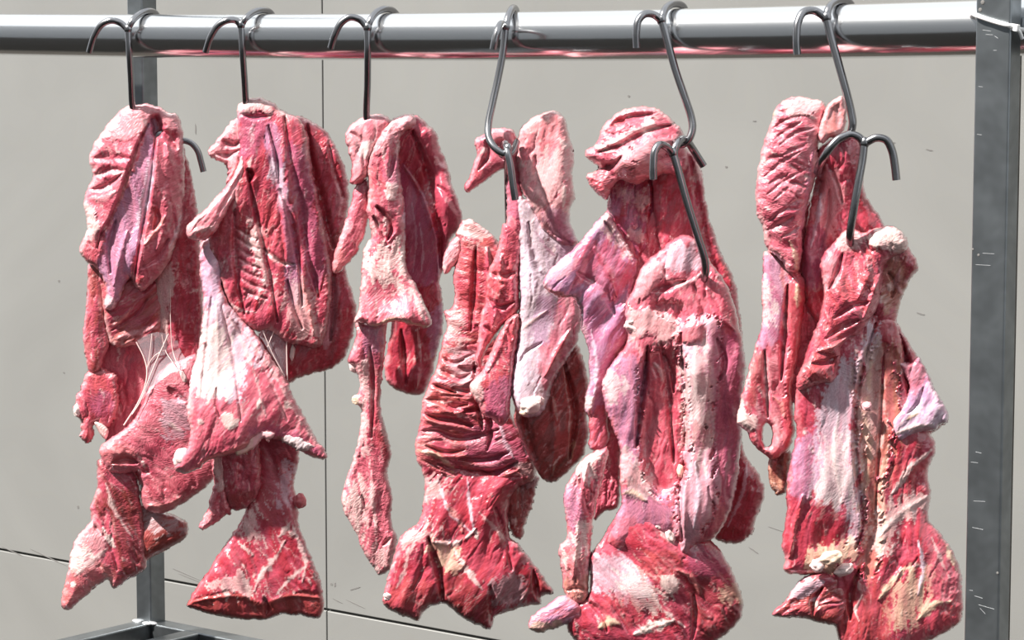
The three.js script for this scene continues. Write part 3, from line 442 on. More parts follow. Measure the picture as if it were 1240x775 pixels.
  // main folded muscle
  lobe(c, 'main_muscle', [[289, 127], [297, 122], [316, 118], [330, 124], [346, 136], [362, 143], [372, 160], [378, 200], [388, 250], [398, 300], [402, 350], [396, 400], [388, 420], [376, 421], [362, 418], [348, 416], [329, 402], [310, 401], [290, 388], [276, 368], [268, 346], [262, 320], [250, 300], [262, 250], [285, 210], [289, 180], [287, 150]], { z: [[310, 140, 1.6], [290, 300, 1.4], [340, 200, 2.0], [385, 330, 0.8], [330, 380, 2.0]], t: 2.2, e: 32, c: ['rose', 'red', 0.35], fa: -12, fk: 0.25, rim: 0.45, rimC: 'fat', fine: 1.0,
    g: [{ g: [[289, 127], [316, 119], [328, 126], [330, 138], [305, 134], [290, 138]], c: 'fat', a: 0.8, h: 2.5 }, { g: [[290, 140], [318, 142], [326, 160], [312, 185], [294, 190]], c: 'mauve', a: 0.55, f: 10 },
      { g: [[322, 150], [334, 150], [342, 190], [350, 240], [360, 300], [366, 360], [352, 370], [346, 300], [336, 230], [326, 190]], c: 'lilac', a: 0.75, f: 6 }, { g: [[350, 170], [370, 190], [385, 270], [392, 340], [376, 350], [360, 270]], c: 'mauve', a: 0.65, f: 10 }, { g: [[328, 196], [340, 200], [346, 240], [338, 250], [332, 226]], c: 'silver', a: 0.8 },
      { g: [[300, 270], [314, 272], [320, 305], [330, 340], [326, 352], [310, 325], [302, 300]], c: 'fat', a: 0.85, r: 1.1, h: 1.5 }, { g: [[312, 245], [350, 240], [352, 310], [330, 320], [316, 290]], c: 'coral', a: 0.35, f: 10 }, { g: [[355, 340], [372, 350], [382, 410], [366, 416], [350, 400]], c: 'fat', a: 0.6, r: 1.3 }, { g: [[268, 240], [292, 236], [300, 270], [300, 300], [276, 300]], c: 'rust', a: 0.35 }],
    s: [{ p: [[325, 152], [335, 190], [340, 230], [352, 262], [362, 320], [366, 370]], w: 3.5, h: -5 }, { p: [[346, 330], [340, 260], [332, 205], [320, 165]], w: 3, h: -2, st: 5, L: 22 }, { p: [[345, 142], [352, 190], [362, 240], [372, 300], [386, 360]], w: 6, h: -5 }, { p: [[300, 205], [306, 240], [318, 290], [330, 350], [336, 390]], w: 3.5, h: -5 },
      { p: [[284, 255], [284, 300], [290, 350], [296, 380]], w: 4, h: -4 }, { p: [[318, 300], [340, 318], [356, 320]], w: 3, h: -3, c: 'fat', a: 0.6 }, { p: [[360, 322], [372, 360], [380, 405]], w: 5, h: 4, c: 'salmon', a: 0.6 }, { p: [[348, 340], [356, 372], [366, 398]], w: 4, h: -5 }, { p: [[291, 138], [308, 142], [328, 140]], w: 3, h: -3 }, { p: [[300, 205], [304, 212], [302, 220]], w: 4, h: -9 }, { p: [[277, 366], [292, 376], [310, 378]], w: 2, h: 1.5, c: 'fat', a: 0.8 },
      ...[0, 1, 2, 3, 4, 5, 6].map((k) => ({ p: [[286 + k, 276 + k * 12], [298 + k, 284 + k * 12], [312 + k * 2, 290 + k * 12]], w: 2.4, h: -1.6, c: 'pale', a: 0.3 }))] });
  lobe(c, 'thumb_flap', [[294, 184], [298, 200], [294, 220], [283, 242], [272, 262], [259, 282], [246, 291], [230, 290], [225, 277], [233, 266], [246, 255], [262, 238], [276, 222], [285, 206]], { z: [[292, 195, 2.6], [235, 280, 4.4]], t: 1.6, e: 15, c: ['pale', 'pink', 0.5], fa: -35, fk: 0.25, rim: 0.5, rimC: 'fat', m: wetMat,
    g: [{ g: [[236, 284], [256, 278], [258, 284], [246, 291]], c: 'coral', a: 0.95, f: 3, h: -2 }], s: [{ p: [[228, 282], [240, 280], [256, 274]], w: 4, h: 2, c: 'fat' }, { p: [[290, 212], [278, 236], [264, 258]], w: 4, h: -2 }] });
  // fan of silverskin
  lobe(c, 'silverskin_fan', [[244, 292], [262, 286], [270, 300], [268, 330], [272, 356], [288, 380], [310, 404], [329, 433], [347, 459], [356, 481], [369, 504], [384, 532], [397, 551], [393, 557], [376, 553], [356, 541], [340, 534], [322, 530], [308, 531], [298, 543], [277, 552], [256, 556], [240, 568], [222, 574], [211, 568], [215, 556], [226, 541], [231, 524], [226, 498], [229, 469], [239, 424], [244, 395], [245, 359], [242, 330]], { z: [[256, 300, 1.2], [258, 400, 2.4], [280, 520, 4.8], [370, 530, 3.0]], t: 1.8, e: 22, c: ['pink', 'rose', 0.4], fa: -26, fk: 0.28, rim: 0.6, rimC: 'fat', m: wetMat, lump: 2,
    g: [{ g: [[244, 292], [270, 290], [272, 356], [290, 384], [320, 430], [300, 440], [286, 480], [262, 480], [236, 470], [240, 420], [244, 360]], c: 'silver', a: 0.85, f: 14, r: 0.8 }, { g: [[242, 400], [268, 395], [280, 430], [272, 475], [255, 482], [236, 470]], c: 'bone', a: 0.8, f: 12, r: 0.9 }, { g: [[243, 300], [262, 296], [268, 350], [250, 370]], c: 'lilac', a: 0.6 }, { g: [[268, 502], [280, 500], [288, 512], [276, 520]], c: 'bone', a: 0.95, h: 1.5, f: 4 }, { g: [[226, 530], [290, 520], [300, 540], [250, 556], [214, 568]], c: 'rose', a: 0.5 }, { g: [[300, 520], [345, 518], [392, 552], [350, 540]], c: 'mauve', a: 0.5 }],
    s: [...[[[256, 360], [250, 420], [243, 480]], [[262, 365], [264, 430], [260, 500]], [[268, 370], [284, 440], [292, 510]], [[274, 376], [304, 440], [322, 505]], [[282, 388], [320, 445], [348, 510]], [[296, 402], [330, 450], [366, 515]]].map((p, k) => ({ p, w: 3.2, h: k % 2 ? 1.5 : -1.8, c: k % 2 ? 'fat' : 'pale', a: 0.5 })), { p: [[262, 470], [262, 490], [266, 505]], w: 3, h: -3, c: 'rose' }, { p: [[240, 508], [246, 512]], w: 5, c: 'fat', h: 2 }, { p: [[314, 482], [312, 495]], w: 4, c: 'bone' }, { p: [[345, 486], [352, 494]], w: 6, c: 'bone', a: 0.8 }, { p: [[240, 562], [280, 546], [300, 536]], w: 5, h: 2.5, c: 'salmon', a: 0.7 }, { p: [[330, 528], [355, 536], [385, 553]], w: 4, h: 2, c: 'tan', a: 0.5 }] });
  lobe(c, 'fat_edge', [[305, 526], [318, 519], [332, 524], [330, 534], [318, 533], [304, 545], [288, 552], [286, 545], [298, 538]], { z: 5.0, t: 0.6, e: 5, rag: 4, lump: 3, fine: 2, c: ['pale', 'cream', 0.4], fk: 0.3, rim: 0, m: fatMat });
  lobe(c, 'fat_edge', [[338, 530], [352, 524], [366, 530], [380, 540], [372, 547], [352, 540]], { z: 4.2, t: 0.6, e: 5, rag: 4, lump: 3, fine: 2, c: ['grey', 'fat', 0.5], fk: 0.3, rim: 0, m: fatMat });
  web(c, [[[306, 396, 2.6], [325, 398, 2.8], [348, 410, 2.4]], [[318, 412, 2.8], [332, 414, 2.8], [348, 426, 2.2]], [[332, 436, 3.0], [340, 436, 2.8], [347, 442, 2.4]], [[345, 456, 3.0], [346, 455, 2.9], [348, 454, 2.6]]], [{ p: [[347, 412, 2.6], [347.5, 440, 2.6], [348, 462, 3]], w: 1.1 }, { p: [[318, 400, 3.2], [330, 428, 3.3], [345, 456, 3.4]], w: 0.8 }, { p: [[332, 400, 3], [324, 420, 3.2]], w: 0.8 }]);
  knob(c, 354, 427, 1.6, 3, 9, 'bone', -8);
}
{ // hollow cut on the third hook
  const c = cutOf('hollow cut looped open at the top, trailing one long thin strip', 446, 142);
  lobe(c, 'outer_wall', [[477, 146], [489, 139], [505, 139], [518, 150], [528, 160], [533, 178], [542, 200], [548, 225], [555, 243], [560, 262], [557, 277], [545, 293], [542, 318], [535, 333], [533, 345], [537, 365], [537, 392], [529, 432], [520, 463], [511, 478], [492, 477], [474, 469], [465, 452], [468, 425], [474, 390], [478, 300], [476, 200]], { z: [[500, 150, 1.0], [545, 240, 0.6], [500, 230, -2.6], [500, 330, -3.0], [500, 440, -3.4]], t: 1.9, e: 22, c: ['rose', 'red', 0.55], fa: -16, fk: 0.15, rim: 0.55, rimC: 'pale', m: wetMat,
    g: [{ g: [[486, 140], [508, 140], [530, 165], [545, 205], [560, 262], [545, 293], [530, 250], [518, 200], [505, 170]], c: 'rose', a: 0.7, h: 3 }, { g: [[486, 195], [504, 224], [520, 258], [531, 296], [529, 340], [505, 345], [490, 300]], c: 'mauve', a: 0.75, f: 8 }, { g: [[520, 380], [537, 370], [536, 410], [522, 430], [518, 405]], c: 'lilac', a: 0.55 }],
    s: [{ p: [[500, 160], [512, 190], [524, 230], [532, 280], [534, 330]], w: 7, h: -7 }, { p: [[488, 200], [506, 228], [520, 262], [530, 300], [530, 340]], w: 3, h: 3 }, { p: [[526, 190], [534, 200], [542, 204]], w: 5, h: 2, c: 'pale' }, { p: [[530, 225], [545, 240], [556, 260]], w: 5, h: -4 }, { p: [[508, 270], [512, 300], [510, 330]], w: 2, c: 'silver', a: 0.5, h: 0.6 }, { p: [[498, 240], [504, 290], [500, 330]], w: 2, c: 'silver', a: 0.35 }, { p: [[486, 400], [490, 430], [492, 465]], w: 5, h: -5 }, { p: [[504, 400], [506, 440], [504, 470]], w: 5, h: 4 }] });
  lobe(c, 'pointed_flap', [[434, 219], [445, 217], [448, 240], [446, 265], [438, 293], [425, 316], [406, 332], [402, 327], [408, 297], [416, 274], [424, 249]], { z: 0.4, t: 1.3, e: 12, c: ['pink', 'rose', 0.45], fa: -22, rim: 0.6, fk: 0.2, g: [{ g: [[405, 300], [418, 300], [415, 322], [404, 330]], c: 'salmon', a: 0.6 }, { g: [[410, 275], [420, 265], [424, 280], [412, 292]], c: 'pale', a: 0.7 }] });
  lobe(c, 'smooth_knob', [[436, 144], [448, 139], [462, 138], [473, 144], [470, 160], [458, 180], [448, 200], [447, 215], [436, 223], [424, 223], [426, 203], [422, 180], [418, 164], [425, 151]], { z: 1.0, t: 2.0, e: 20, c: ['pale', 'pink', 0.45], rim: 0.4, fk: 0.2, m: wetMat, g: [{ g: [[437, 175], [450, 172], [450, 190], [440, 192]], c: 'fat', a: 0.9, h: 1.5, f: 5 }, { g: [[424, 205], [446, 205], [438, 223], [424, 224]], c: 'coral', a: 0.6 }], s: [{ p: [[425, 160], [438, 172], [440, 200]], w: 5, h: -3 }] });
  lobe(c, 'fat_streaked_column', [[478, 143], [490, 138], [502, 141], [504, 152], [492, 160], [485, 170], [484, 203], [488, 234], [491, 265], [491, 296], [493, 324], [505, 346], [516, 372], [523, 392], [517, 398], [505, 395], [495, 393], [482, 389], [473, 390], [462, 395], [450, 396], [436, 390], [430, 392], [434, 372], [437, 340], [440, 305], [449, 284], [444, 256], [446, 234], [446, 195], [454, 172], [464, 156]], { z: [[490, 145, 1.8], [465, 200, 2.2], [470, 290, 1.8], [480, 350, 2.6], [490, 392, 5.2]], t: 1.6, e: 17, c: ['rose', 'pink', 0.45], fa: 4, fk: 0.5, rim: 0.75, rimC: 'fat', lump: 3.4,
    g: [{ g: [[478, 143], [500, 140], [503, 152], [486, 160], [470, 175], [455, 190], [450, 180], [464, 158]], c: 'pale', a: 0.75, h: 2 }, { g: [[452, 300], [480, 295], [492, 330], [486, 352], [462, 350], [446, 330]], c: 'bone', a: 0.8, f: 22, r: 1.2 }, { g: [[445, 355], [510, 355], [520, 390], [440, 388]], c: 'pink', a: 0.5 }, { g: [[468, 222], [480, 224], [480, 240], [470, 242]], c: 'fat', a: 0.95, h: 2.5, f: 4 }, { g: [[448, 205], [466, 205], [464, 235], [450, 240]], c: 'coral', a: 0.5 }, { g: [[466, 200], [486, 190], [482, 222], [470, 220]], c: 'mauve', a: 0.5 }],
    s: [{ p: [[456, 250], [464, 258], [474, 275], [470, 290]], w: 4, h: -8 }, { p: [[452, 262], [460, 276], [466, 290]], w: 4, h: -6 }, { p: [[466, 262], [470, 276], [468, 284]], w: 3, h: 2, c: 'fat' }, { p: [[484, 170], [476, 195], [472, 215]], w: 4, h: -4 }, { p: [[487, 158], [498, 156], [504, 162]], w: 4, h: 3, c: 'salmon' }, { p: [[432, 391], [452, 395], [474, 388], [496, 391], [519, 396]], w: 4, h: 2.5, c: 'cream', a: 0.85 }, { p: [[490, 250], [492, 290], [490, 300]], w: 3, c: 'silver' }, { p: [[500, 350], [508, 375], [516, 392]], w: 3, c: 'fat', a: 0.7 }, { p: [[506, 350], [520, 385]], w: 3, c: 'fat', h: 2 }] });
  // thin strip
  lobe(c, 'thin_strip', [[432, 385], [450, 392], [468, 390], [468, 402], [465, 438], [462, 466], [461, 492], [464, 507], [472, 534], [474, 552], [470, 570], [473, 590], [476, 606], [473, 625], [480, 648], [481, 656], [477, 678], [468, 694], [459, 696], [450, 685], [441, 672], [431, 646], [418, 623], [414, 603], [421, 576], [426, 560], [434, 530], [437, 497], [430, 484], [436, 466], [430, 448], [421, 437], [425, 426], [430, 408]], { z: [[450, 400, 1.6], [450, 500, 1.2], [445, 620, 1.0]], t: 1.4, e: 12, c: ['pink', 'rose', 0.45], fa: 2, fk: 0.55, rim: 0.6, rimC: 'fat', lump: 2.6,
    g: [{ g: [[440, 400], [464, 400], [460, 430], [456, 450], [444, 430]], c: 'lilac', a: 0.6, f: 6 }, { g: [[436, 440], [448, 440], [446, 500], [440, 550], [434, 545], [438, 500]], c: 'fat', a: 0.7, r: 1.2 }, { g: [[452, 430], [462, 430], [460, 500], [458, 540], [450, 540], [450, 480]], c: 'red', a: 0.7, f: 6 }, { g: [[462, 500], [472, 540], [472, 570], [464, 560], [460, 520]], c: 'brown', a: 0.6 }, { g: [[420, 590], [440, 585], [445, 640], [436, 648], [418, 620]], c: 'bone', a: 0.7, r: 1.3, f: 12 }, { g: [[455, 560], [470, 600], [470, 650], [450, 650], [446, 600]], c: 'pink', a: 0.6 }, { g: [[450, 670], [472, 660], [474, 685], [458, 696]], c: 'fat', a: 0.7, r: 1.2 }],
    s: [{ p: [[448, 420], [452, 470], [450, 530]], w: 3, h: -4 }, { p: [[450, 570], [452, 610], [456, 640]], w: 4, h: 2, c: 'fat', a: 0.7 }, { p: [[438, 600], [446, 620], [460, 640]], w: 3, h: -2.5 }, { p: [[464, 660], [472, 652]], w: 3, h: -4 }] });
  knob(c, 428, 441, 1.6, 5, 11, 'fat', 10); knob(c, 433, 484, 1.8, 7, 6, 'cream', 30); knob(c, 437, 398, 2.4, 5, 5, 'fat');
}
{ // cut with the grey silverskin band
  const c = cutOf('cut with a broad pale grey silverskin band under a smooth pink crown', 640, 180);
  lobe(c, 'broad_lobe', [[660, 400], [695, 412], [708, 440], [713, 462], [711, 497], [713, 525], [706, 553], [692, 567], [674, 583], [658, 581], [643, 557], [630, 530], [622, 500], [640, 450]], { z: -1.2, t: 1.8, e: 22, c: ['rust', 'brown', 0.5], fa: -30, fk: 0.2, rim: 0.35, g: [{ g: [[685, 420], [708, 445], [712, 530], [695, 540], [688, 480]], h: -2 }], s: [{ p: [[684, 440], [696, 500], [690, 555]], w: 4, h: -6 }, { p: [[690, 540], [695, 535], [692, 556]], w: 3, c: 'tan' }, { p: [[668, 480], [672, 520], [668, 575]], w: 5, h: 3 }, { p: [[634, 500], [640, 530], [650, 555]], w: 5, h: -5 }] });  // browner than its neighbours: the shade on this lobe is put into its colour
  lobe(c, 'drooping_flap', [[627, 168], [620, 157], [600, 155], [586, 162], [574, 172], [577, 184], [570, 208], [562, 229], [566, 234], [576, 228], [588, 219], [602, 209], [612, 205], [612, 230], [614, 258], [612, 284], [622, 300], [634, 280], [633, 230], [630, 190]], { z: [[570, 225, 1.2], [600, 170, 1.6], [622, 250, 1.0]], t: 1.5, e: 13, c: ['pink', 'rose', 0.4], fa: 35, fk: 0.25, rim: 0.6, m: wetMat, g: [{ g: [[563, 220], [575, 205], [590, 208], [568, 234]], c: 'coral', a: 0.6 }, { g: [[592, 158], [612, 160], [620, 185], [606, 180]], c: 'pale', a: 0.7 }, { g: [[612, 210], [628, 210], [628, 260], [614, 260]], c: 'mauve', a: 0.5 }], s: [{ p: [[588, 170], [592, 185], [580, 205]], w: 4, h: -4 }, { p: [[598, 178], [606, 172], [612, 178]], w: 4, h: -8 }, { p: [[582, 186], [590, 180]], w: 4, c: 'fat', h: 1 }] });
  lobe(c, 'red_strip', [[611, 270], [630, 280], [630, 333], [628, 380], [616, 388], [603, 404], [591, 421], [580, 446], [575, 434], [578, 415], [580, 393], [587, 361], [589, 335], [601, 305]], { z: 1.0, t: 1.8, e: 16, c: ['coral', 'rose', 0.45], fa: 10, fk: 0.3, fkC: 'pale', rim: 0.4, lump: 3.5, s: [{ p: [[592, 330], [608, 334], [628, 328]], w: 4, h: -4 }, { p: [[590, 360], [606, 372], [622, 366]], w: 4, h: -4 }, { p: [[604, 300], [606, 340], [596, 400]], w: 6, h: 3 }, { p: [[584, 395], [596, 402]], w: 4, h: -3 }] });
  lobe(c, 'silver_band', [[628, 236], [642, 245], [660, 265], [690, 285], [700, 300], [703, 340], [703, 400], [696, 421], [682, 442], [668, 470], [660, 496], [645, 507], [630, 502], [620, 482], [620, 455], [627, 405], [629, 335], [628, 280]], { z: [[640, 260, 1.6], [645, 360, 2.0], [690, 350, 0.6], [640, 480, 2.6]], t: 1.7, e: 20, c: ['grey', 'silver', 0.55], fa: -4, fk: 0.3, rim: 0.3, rimC: 'lilac', seam: 0.3, lump: 2, m: wetMat,
    g: [{ g: [[672, 370], [703, 340], [705, 405], [682, 442], [664, 470], [655, 470], [650, 430], [668, 400]], c: 'rose', a: 0.85, f: 8 }, { g: [[655, 360], [676, 365], [668, 400], [650, 430], [645, 400]], c: 'lilac', a: 0.7, f: 8 }, { g: [[622, 440], [645, 430], [650, 470], [636, 485], [620, 475]], c: 'silver', a: 0.8 }, { g: [[676, 300], [702, 300], [703, 345], [680, 330]], c: 'lilac', a: 0.6 }],
    s: [{ p: [[640, 270], [650, 320], [668, 345]], w: 5, h: -3 }, { p: [[630, 400], [645, 388], [662, 376]], w: 3, h: 1.5, c: 'fat' }, { p: [[690, 400], [676, 425], [660, 455]], w: 5, h: 3, c: 'coral', a: 0.6 }, { p: [[625, 445], [640, 425], [656, 415]], w: 3, h: -2 }, { p: [[648, 280], [662, 300], [672, 310]], w: 3, c: 'mauve', a: 0.5 }] });
  knob(c, 643, 491, 4.4, 12, 10, 'bone'); knob(c, 634, 499, 4.2, 5, 5, 'cream'); knob(c, 652, 486, 4.2, 7, 7, 'fat');
  lobe(c, 'narrow_tongue', [[616, 386], [628, 379], [628, 410], [622, 450], [619, 480], [616, 507], [606, 516], [596, 508], [586, 503], [578, 488], [569, 474], [571, 462], [586, 446], [594, 425], [603, 405]], { z: [[615, 400, 2.2], [590, 480, 3.0]], t: 1.5, e: 14, c: ['rose', 'coral', 0.45], fa: 16, fk: 0.2, rim: 0.5, g: [{ g: [[588, 470], [616, 460], [614, 508], [590, 505]], c: 'mauve', a: 0.7, f: 8 }, { g: [[569, 465], [580, 458], [586, 482], [578, 488]], c: 'fat', a: 0.85, f: 5, h: 1 }], s: [{ p: [[612, 395], [604, 420], [590, 450]], w: 5, h: 3 }, { p: [[622, 385], [616, 400], [620, 410]], w: 3, h: -3 }] });
  lobe(c, 'pink_crown', [[630, 157], [645, 142], [658, 136], [670, 133], [684, 142], [688, 160], [695, 180], [694, 212], [696, 240], [690, 256], [693, 275], [700, 294], [686, 300], [670, 294], [655, 276], [643, 252], [633, 234], [627, 209], [625, 182]], { z: [[660, 160, 1.8], [665, 250, 2.6], [690, 290, 1.4]], t: 2.4, e: 30, c: ['pale', 'pink', 0.45], fa: -8, fk: 0.3, rim: 0.3, rimC: 'fat', lump: 2, m: wetMat,
    g: [{ g: [[632, 158], [668, 134], [684, 145], [688, 170], [660, 178], [634, 180]], c: 'salmon', a: 0.35, f: 10 }, { g: [[640, 200], [668, 185], [690, 190], [685, 240], [670, 256], [648, 240]], c: 'fat', a: 0.6, f: 16, r: 1.1 }, { g: [[660, 255], [692, 260], [700, 294], [680, 298]], c: 'lilac', a: 0.55 }], s: [{ p: [[678, 168], [684, 178], [690, 176]], w: 5, h: 2, c: 'fat' }, { p: [[684, 225], [682, 250]], w: 4, c: 'bone', h: 1.5 }, { p: [[645, 250], [660, 275], [690, 294]], w: 3, h: -2 }, { p: [[648, 190], [652, 220], [664, 248]], w: 6, h: -2.5 }] });
}
{ // wrinkled cut hanging beside it
  const c = cutOf('cut with a wrinkled brownish waist and a broad ragged three-lobed foot', 600, 270, -0.012);
  lobe(c, 'small_tab', [[560, 266], [556, 282], [546, 292], [539, 305], [536, 322], [539, 333], [548, 325], [556, 318], [566, 300]], { z: 0.2, t: 1.0, e: 9, c: ['pale', 'pink', 0.5], fk: 0.2, rim: 0.3 });
  lobe(c, 'ragged_hem', [[640, 560], [650, 571], [651, 588], [643, 618], [636, 634], [634, 650], [624, 652], [616, 640], [610, 600], [612, 560]], { z: -0.8, t: 1.4, e: 12, c: ['rust', 'brown', 0.5], rag: 3, fk: 0.35, rim: 0.4, g: [{ g: [[626, 560], [650, 570], [648, 590], [630, 585]], c: 'grey', a: 0.6 }] });
  lobe(c, 'neck_and_waist', [[560, 266], [572, 266], [590, 279], [603, 290], [610, 310], [604, 350], [600, 380], [604, 420], [610, 460], [618, 500], [630, 520], [640, 545], [650, 566], [648, 580], [630, 588], [600, 592], [560, 588], [520, 575], [506, 560], [502, 540], [509, 513], [511, 488], [521, 462], [531, 436], [535, 414], [541, 395], [538, 376], [546, 374], [551, 362], [549, 332], [556, 300], [553, 282]], { z: [[575, 290, 0.0], [570, 380, 0.2], [560, 500, 1.4], [630, 560, 0.6]], t: 2.2, e: 26, c: ['rose', 'rust', 0.5], fa: 80, fk: 0.22, rim: 0.55, crease: 4.5, lump: 3.4,
    g: [{ g: [[556, 268], [575, 268], [592, 282], [580, 292], [560, 295]], c: 'fat', a: 0.75, r: 1 }, { g: [[556, 300], [572, 295], [576, 360], [560, 395], [548, 390]], c: 'coral', a: 0.55 }, { g: [[578, 300], [606, 310], [600, 390], [580, 400]], c: 'red', a: 0.6 }, { g: [[540, 380], [556, 375], [560, 410], [540, 415]], c: 'fat', a: 0.55, r: 1.2 }, { g: [[548, 425], [575, 425], [578, 455], [555, 470], [544, 450]], c: 'grey', a: 0.55, r: 1.1 }, { g: [[505, 530], [520, 525], [522, 550], [506, 556]], c: 'salmon', a: 0.7 }, { g: [[565, 520], [615, 515], [640, 555], [600, 575], [570, 560]], c: 'mauve', a: 0.5 }, { g: [[628, 560], [650, 568], [648, 580], [630, 575]], c: 'fat', a: 0.7 }],
    s: [[[533, 430], [546, 440], [562, 436]], [[526, 446], [540, 450], [556, 458], [570, 452]], [[556, 444], [566, 448], [578, 444]], [[520, 464], [536, 470], [552, 476]], [[548, 470], [566, 474], [582, 466]], [[514, 484], [530, 484], [546, 492], [566, 490]], [[560, 500], [576, 496], [592, 500]], [[511, 500], [528, 506], [546, 508], [572, 516]], [[508, 522], [530, 522], [548, 530], [578, 528], [604, 520]], [[516, 540], [540, 548], [562, 545]], [[556, 556], [590, 556], [616, 548]], [[530, 562], [560, 572], [600, 572], [626, 560]]].flatMap((p, k) => [{ p, w: 2.6 + (k % 3) * 0.8, h: -3.2 - (k % 4) * 0.9 }, { p: p.map(([x, y]) => [x + 3, y + 6 + (k % 3)]), w: 4, h: 1.8, c: k % 2 ? 'salmon' : 'pale', a: 0.3 }]).concat([{ p: [[576, 300], [574, 350], [570, 400]], w: 4, h: -5 }, { p: [[590, 300], [592, 350], [588, 395]], w: 5, h: 4, c: 'rose' }, { p: [[574, 440], [578, 480], [584, 520]], w: 4, h: -6 }, { p: [[592, 500], [594, 530], [590, 545]], w: 4, h: -5 }, { p: [[604, 500], [610, 530], [622, 555]], w: 4, h: 2, c: 'silver', a: 0.6 }, { p: [[505, 545], [530, 552], [560, 580]], w: 4, h: 2, c: 'cream', a: 0.6 }]) });
  lobe(c, 'broad_foot', [[508, 556], [540, 560], [600, 572], [640, 575], [620, 600], [616, 620], [618, 650], [630, 660], [646, 682], [660, 700], [670, 718], [656, 722], [655, 732], [638, 734], [616, 741], [600, 746], [594, 762], [580, 758], [562, 750], [537, 732], [515, 739], [508, 751], [495, 748], [473, 740], [463, 731], [466, 714], [477, 673], [486, 648], [505, 633], [512, 612], [514, 582]], { z: [[560, 580, 0.4], [490, 700, 1.8], [570, 720, 1.8], [650, 710, 0.4], [570, 640, 1.2]], t: 2.3, e: 28, c: ['rose', 'red', 0.5], fa: -28, fk: 0.24, rim: 0.4, seam: 0.7, m: wetMat,
    g: [{ g: [[512, 575], [540, 590], [538, 612], [516, 606]], c: 'fat', a: 0.6, r: 1.3 }, { g: [[466, 720], [510, 700], [530, 722], [508, 750], [470, 738]], c: 'rust', a: 0.6 }, { g: [[530, 680], [560, 700], [596, 730], [592, 762], [560, 748], [534, 726]], c: 'brown', a: 0.6 }, { g: [[520, 655], [545, 660], [560, 690], [548, 695], [524, 672]], c: 'cream', a: 0.8, r: 1, h: 1.5 }, { g: [[598, 705], [630, 695], [640, 720], [615, 738], [598, 730]], c: 'grey', a: 0.7, r: 1 }, { g: [[560, 600], [612, 600], [615, 680], [585, 690], [560, 650]], c: 'red', a: 0.35 }, { g: [[484, 648], [512, 642], [518, 655], [490, 665]], c: 'fat', a: 0.6, r: 1.2 }, { g: [[640, 690], [668, 716], [654, 730], [636, 720]], c: 'brown', a: 0.6 }],
    s: [{ p: [[519, 652], [528, 680], [534, 705], [536, 730]], w: 5, h: -9, st: 3, L: 20 }, { p: [[522, 656], [548, 658], [566, 650], [576, 640]], w: 4, h: 3, c: 'fat' }, { p: [[550, 665], [566, 690], [584, 714]], w: 4.5, h: 1.5, c: 'fat', a: 0.8 }, { p: [[594, 710], [596, 735], [594, 755]], w: 4, h: -6 }, { p: [[530, 580], [545, 620], [572, 646]], w: 3, h: 1.2, c: 'silver', a: 0.7 }, { p: [[566, 580], [570, 620], [574, 645]], w: 3, h: 1.2, c: 'silver', a: 0.7 }, { p: [[580, 620], [600, 640], [616, 660]], w: 3, c: 'fat', a: 0.6 }, { p: [[600, 615], [612, 650], [620, 690]], w: 4, h: -3 }, { p: [[574, 642], [578, 652]], w: 5, c: 'bone', h: 2 }, { p: [[495, 662], [490, 690], [480, 712]], w: 3, c: 'fat', a: 0.6 }, { p: [[512, 660], [510, 690], [500, 715]], w: 4, h: -2 }, { p: [[540, 610], [556, 630], [560, 645]], w: 5, c: 'salmon', h: 2 }, { p: [[646, 690], [650, 712], [654, 728]], w: 4, h: -5 }] });
  knob(c, 470, 722, 3.2, 6, 5, 'fat');
}
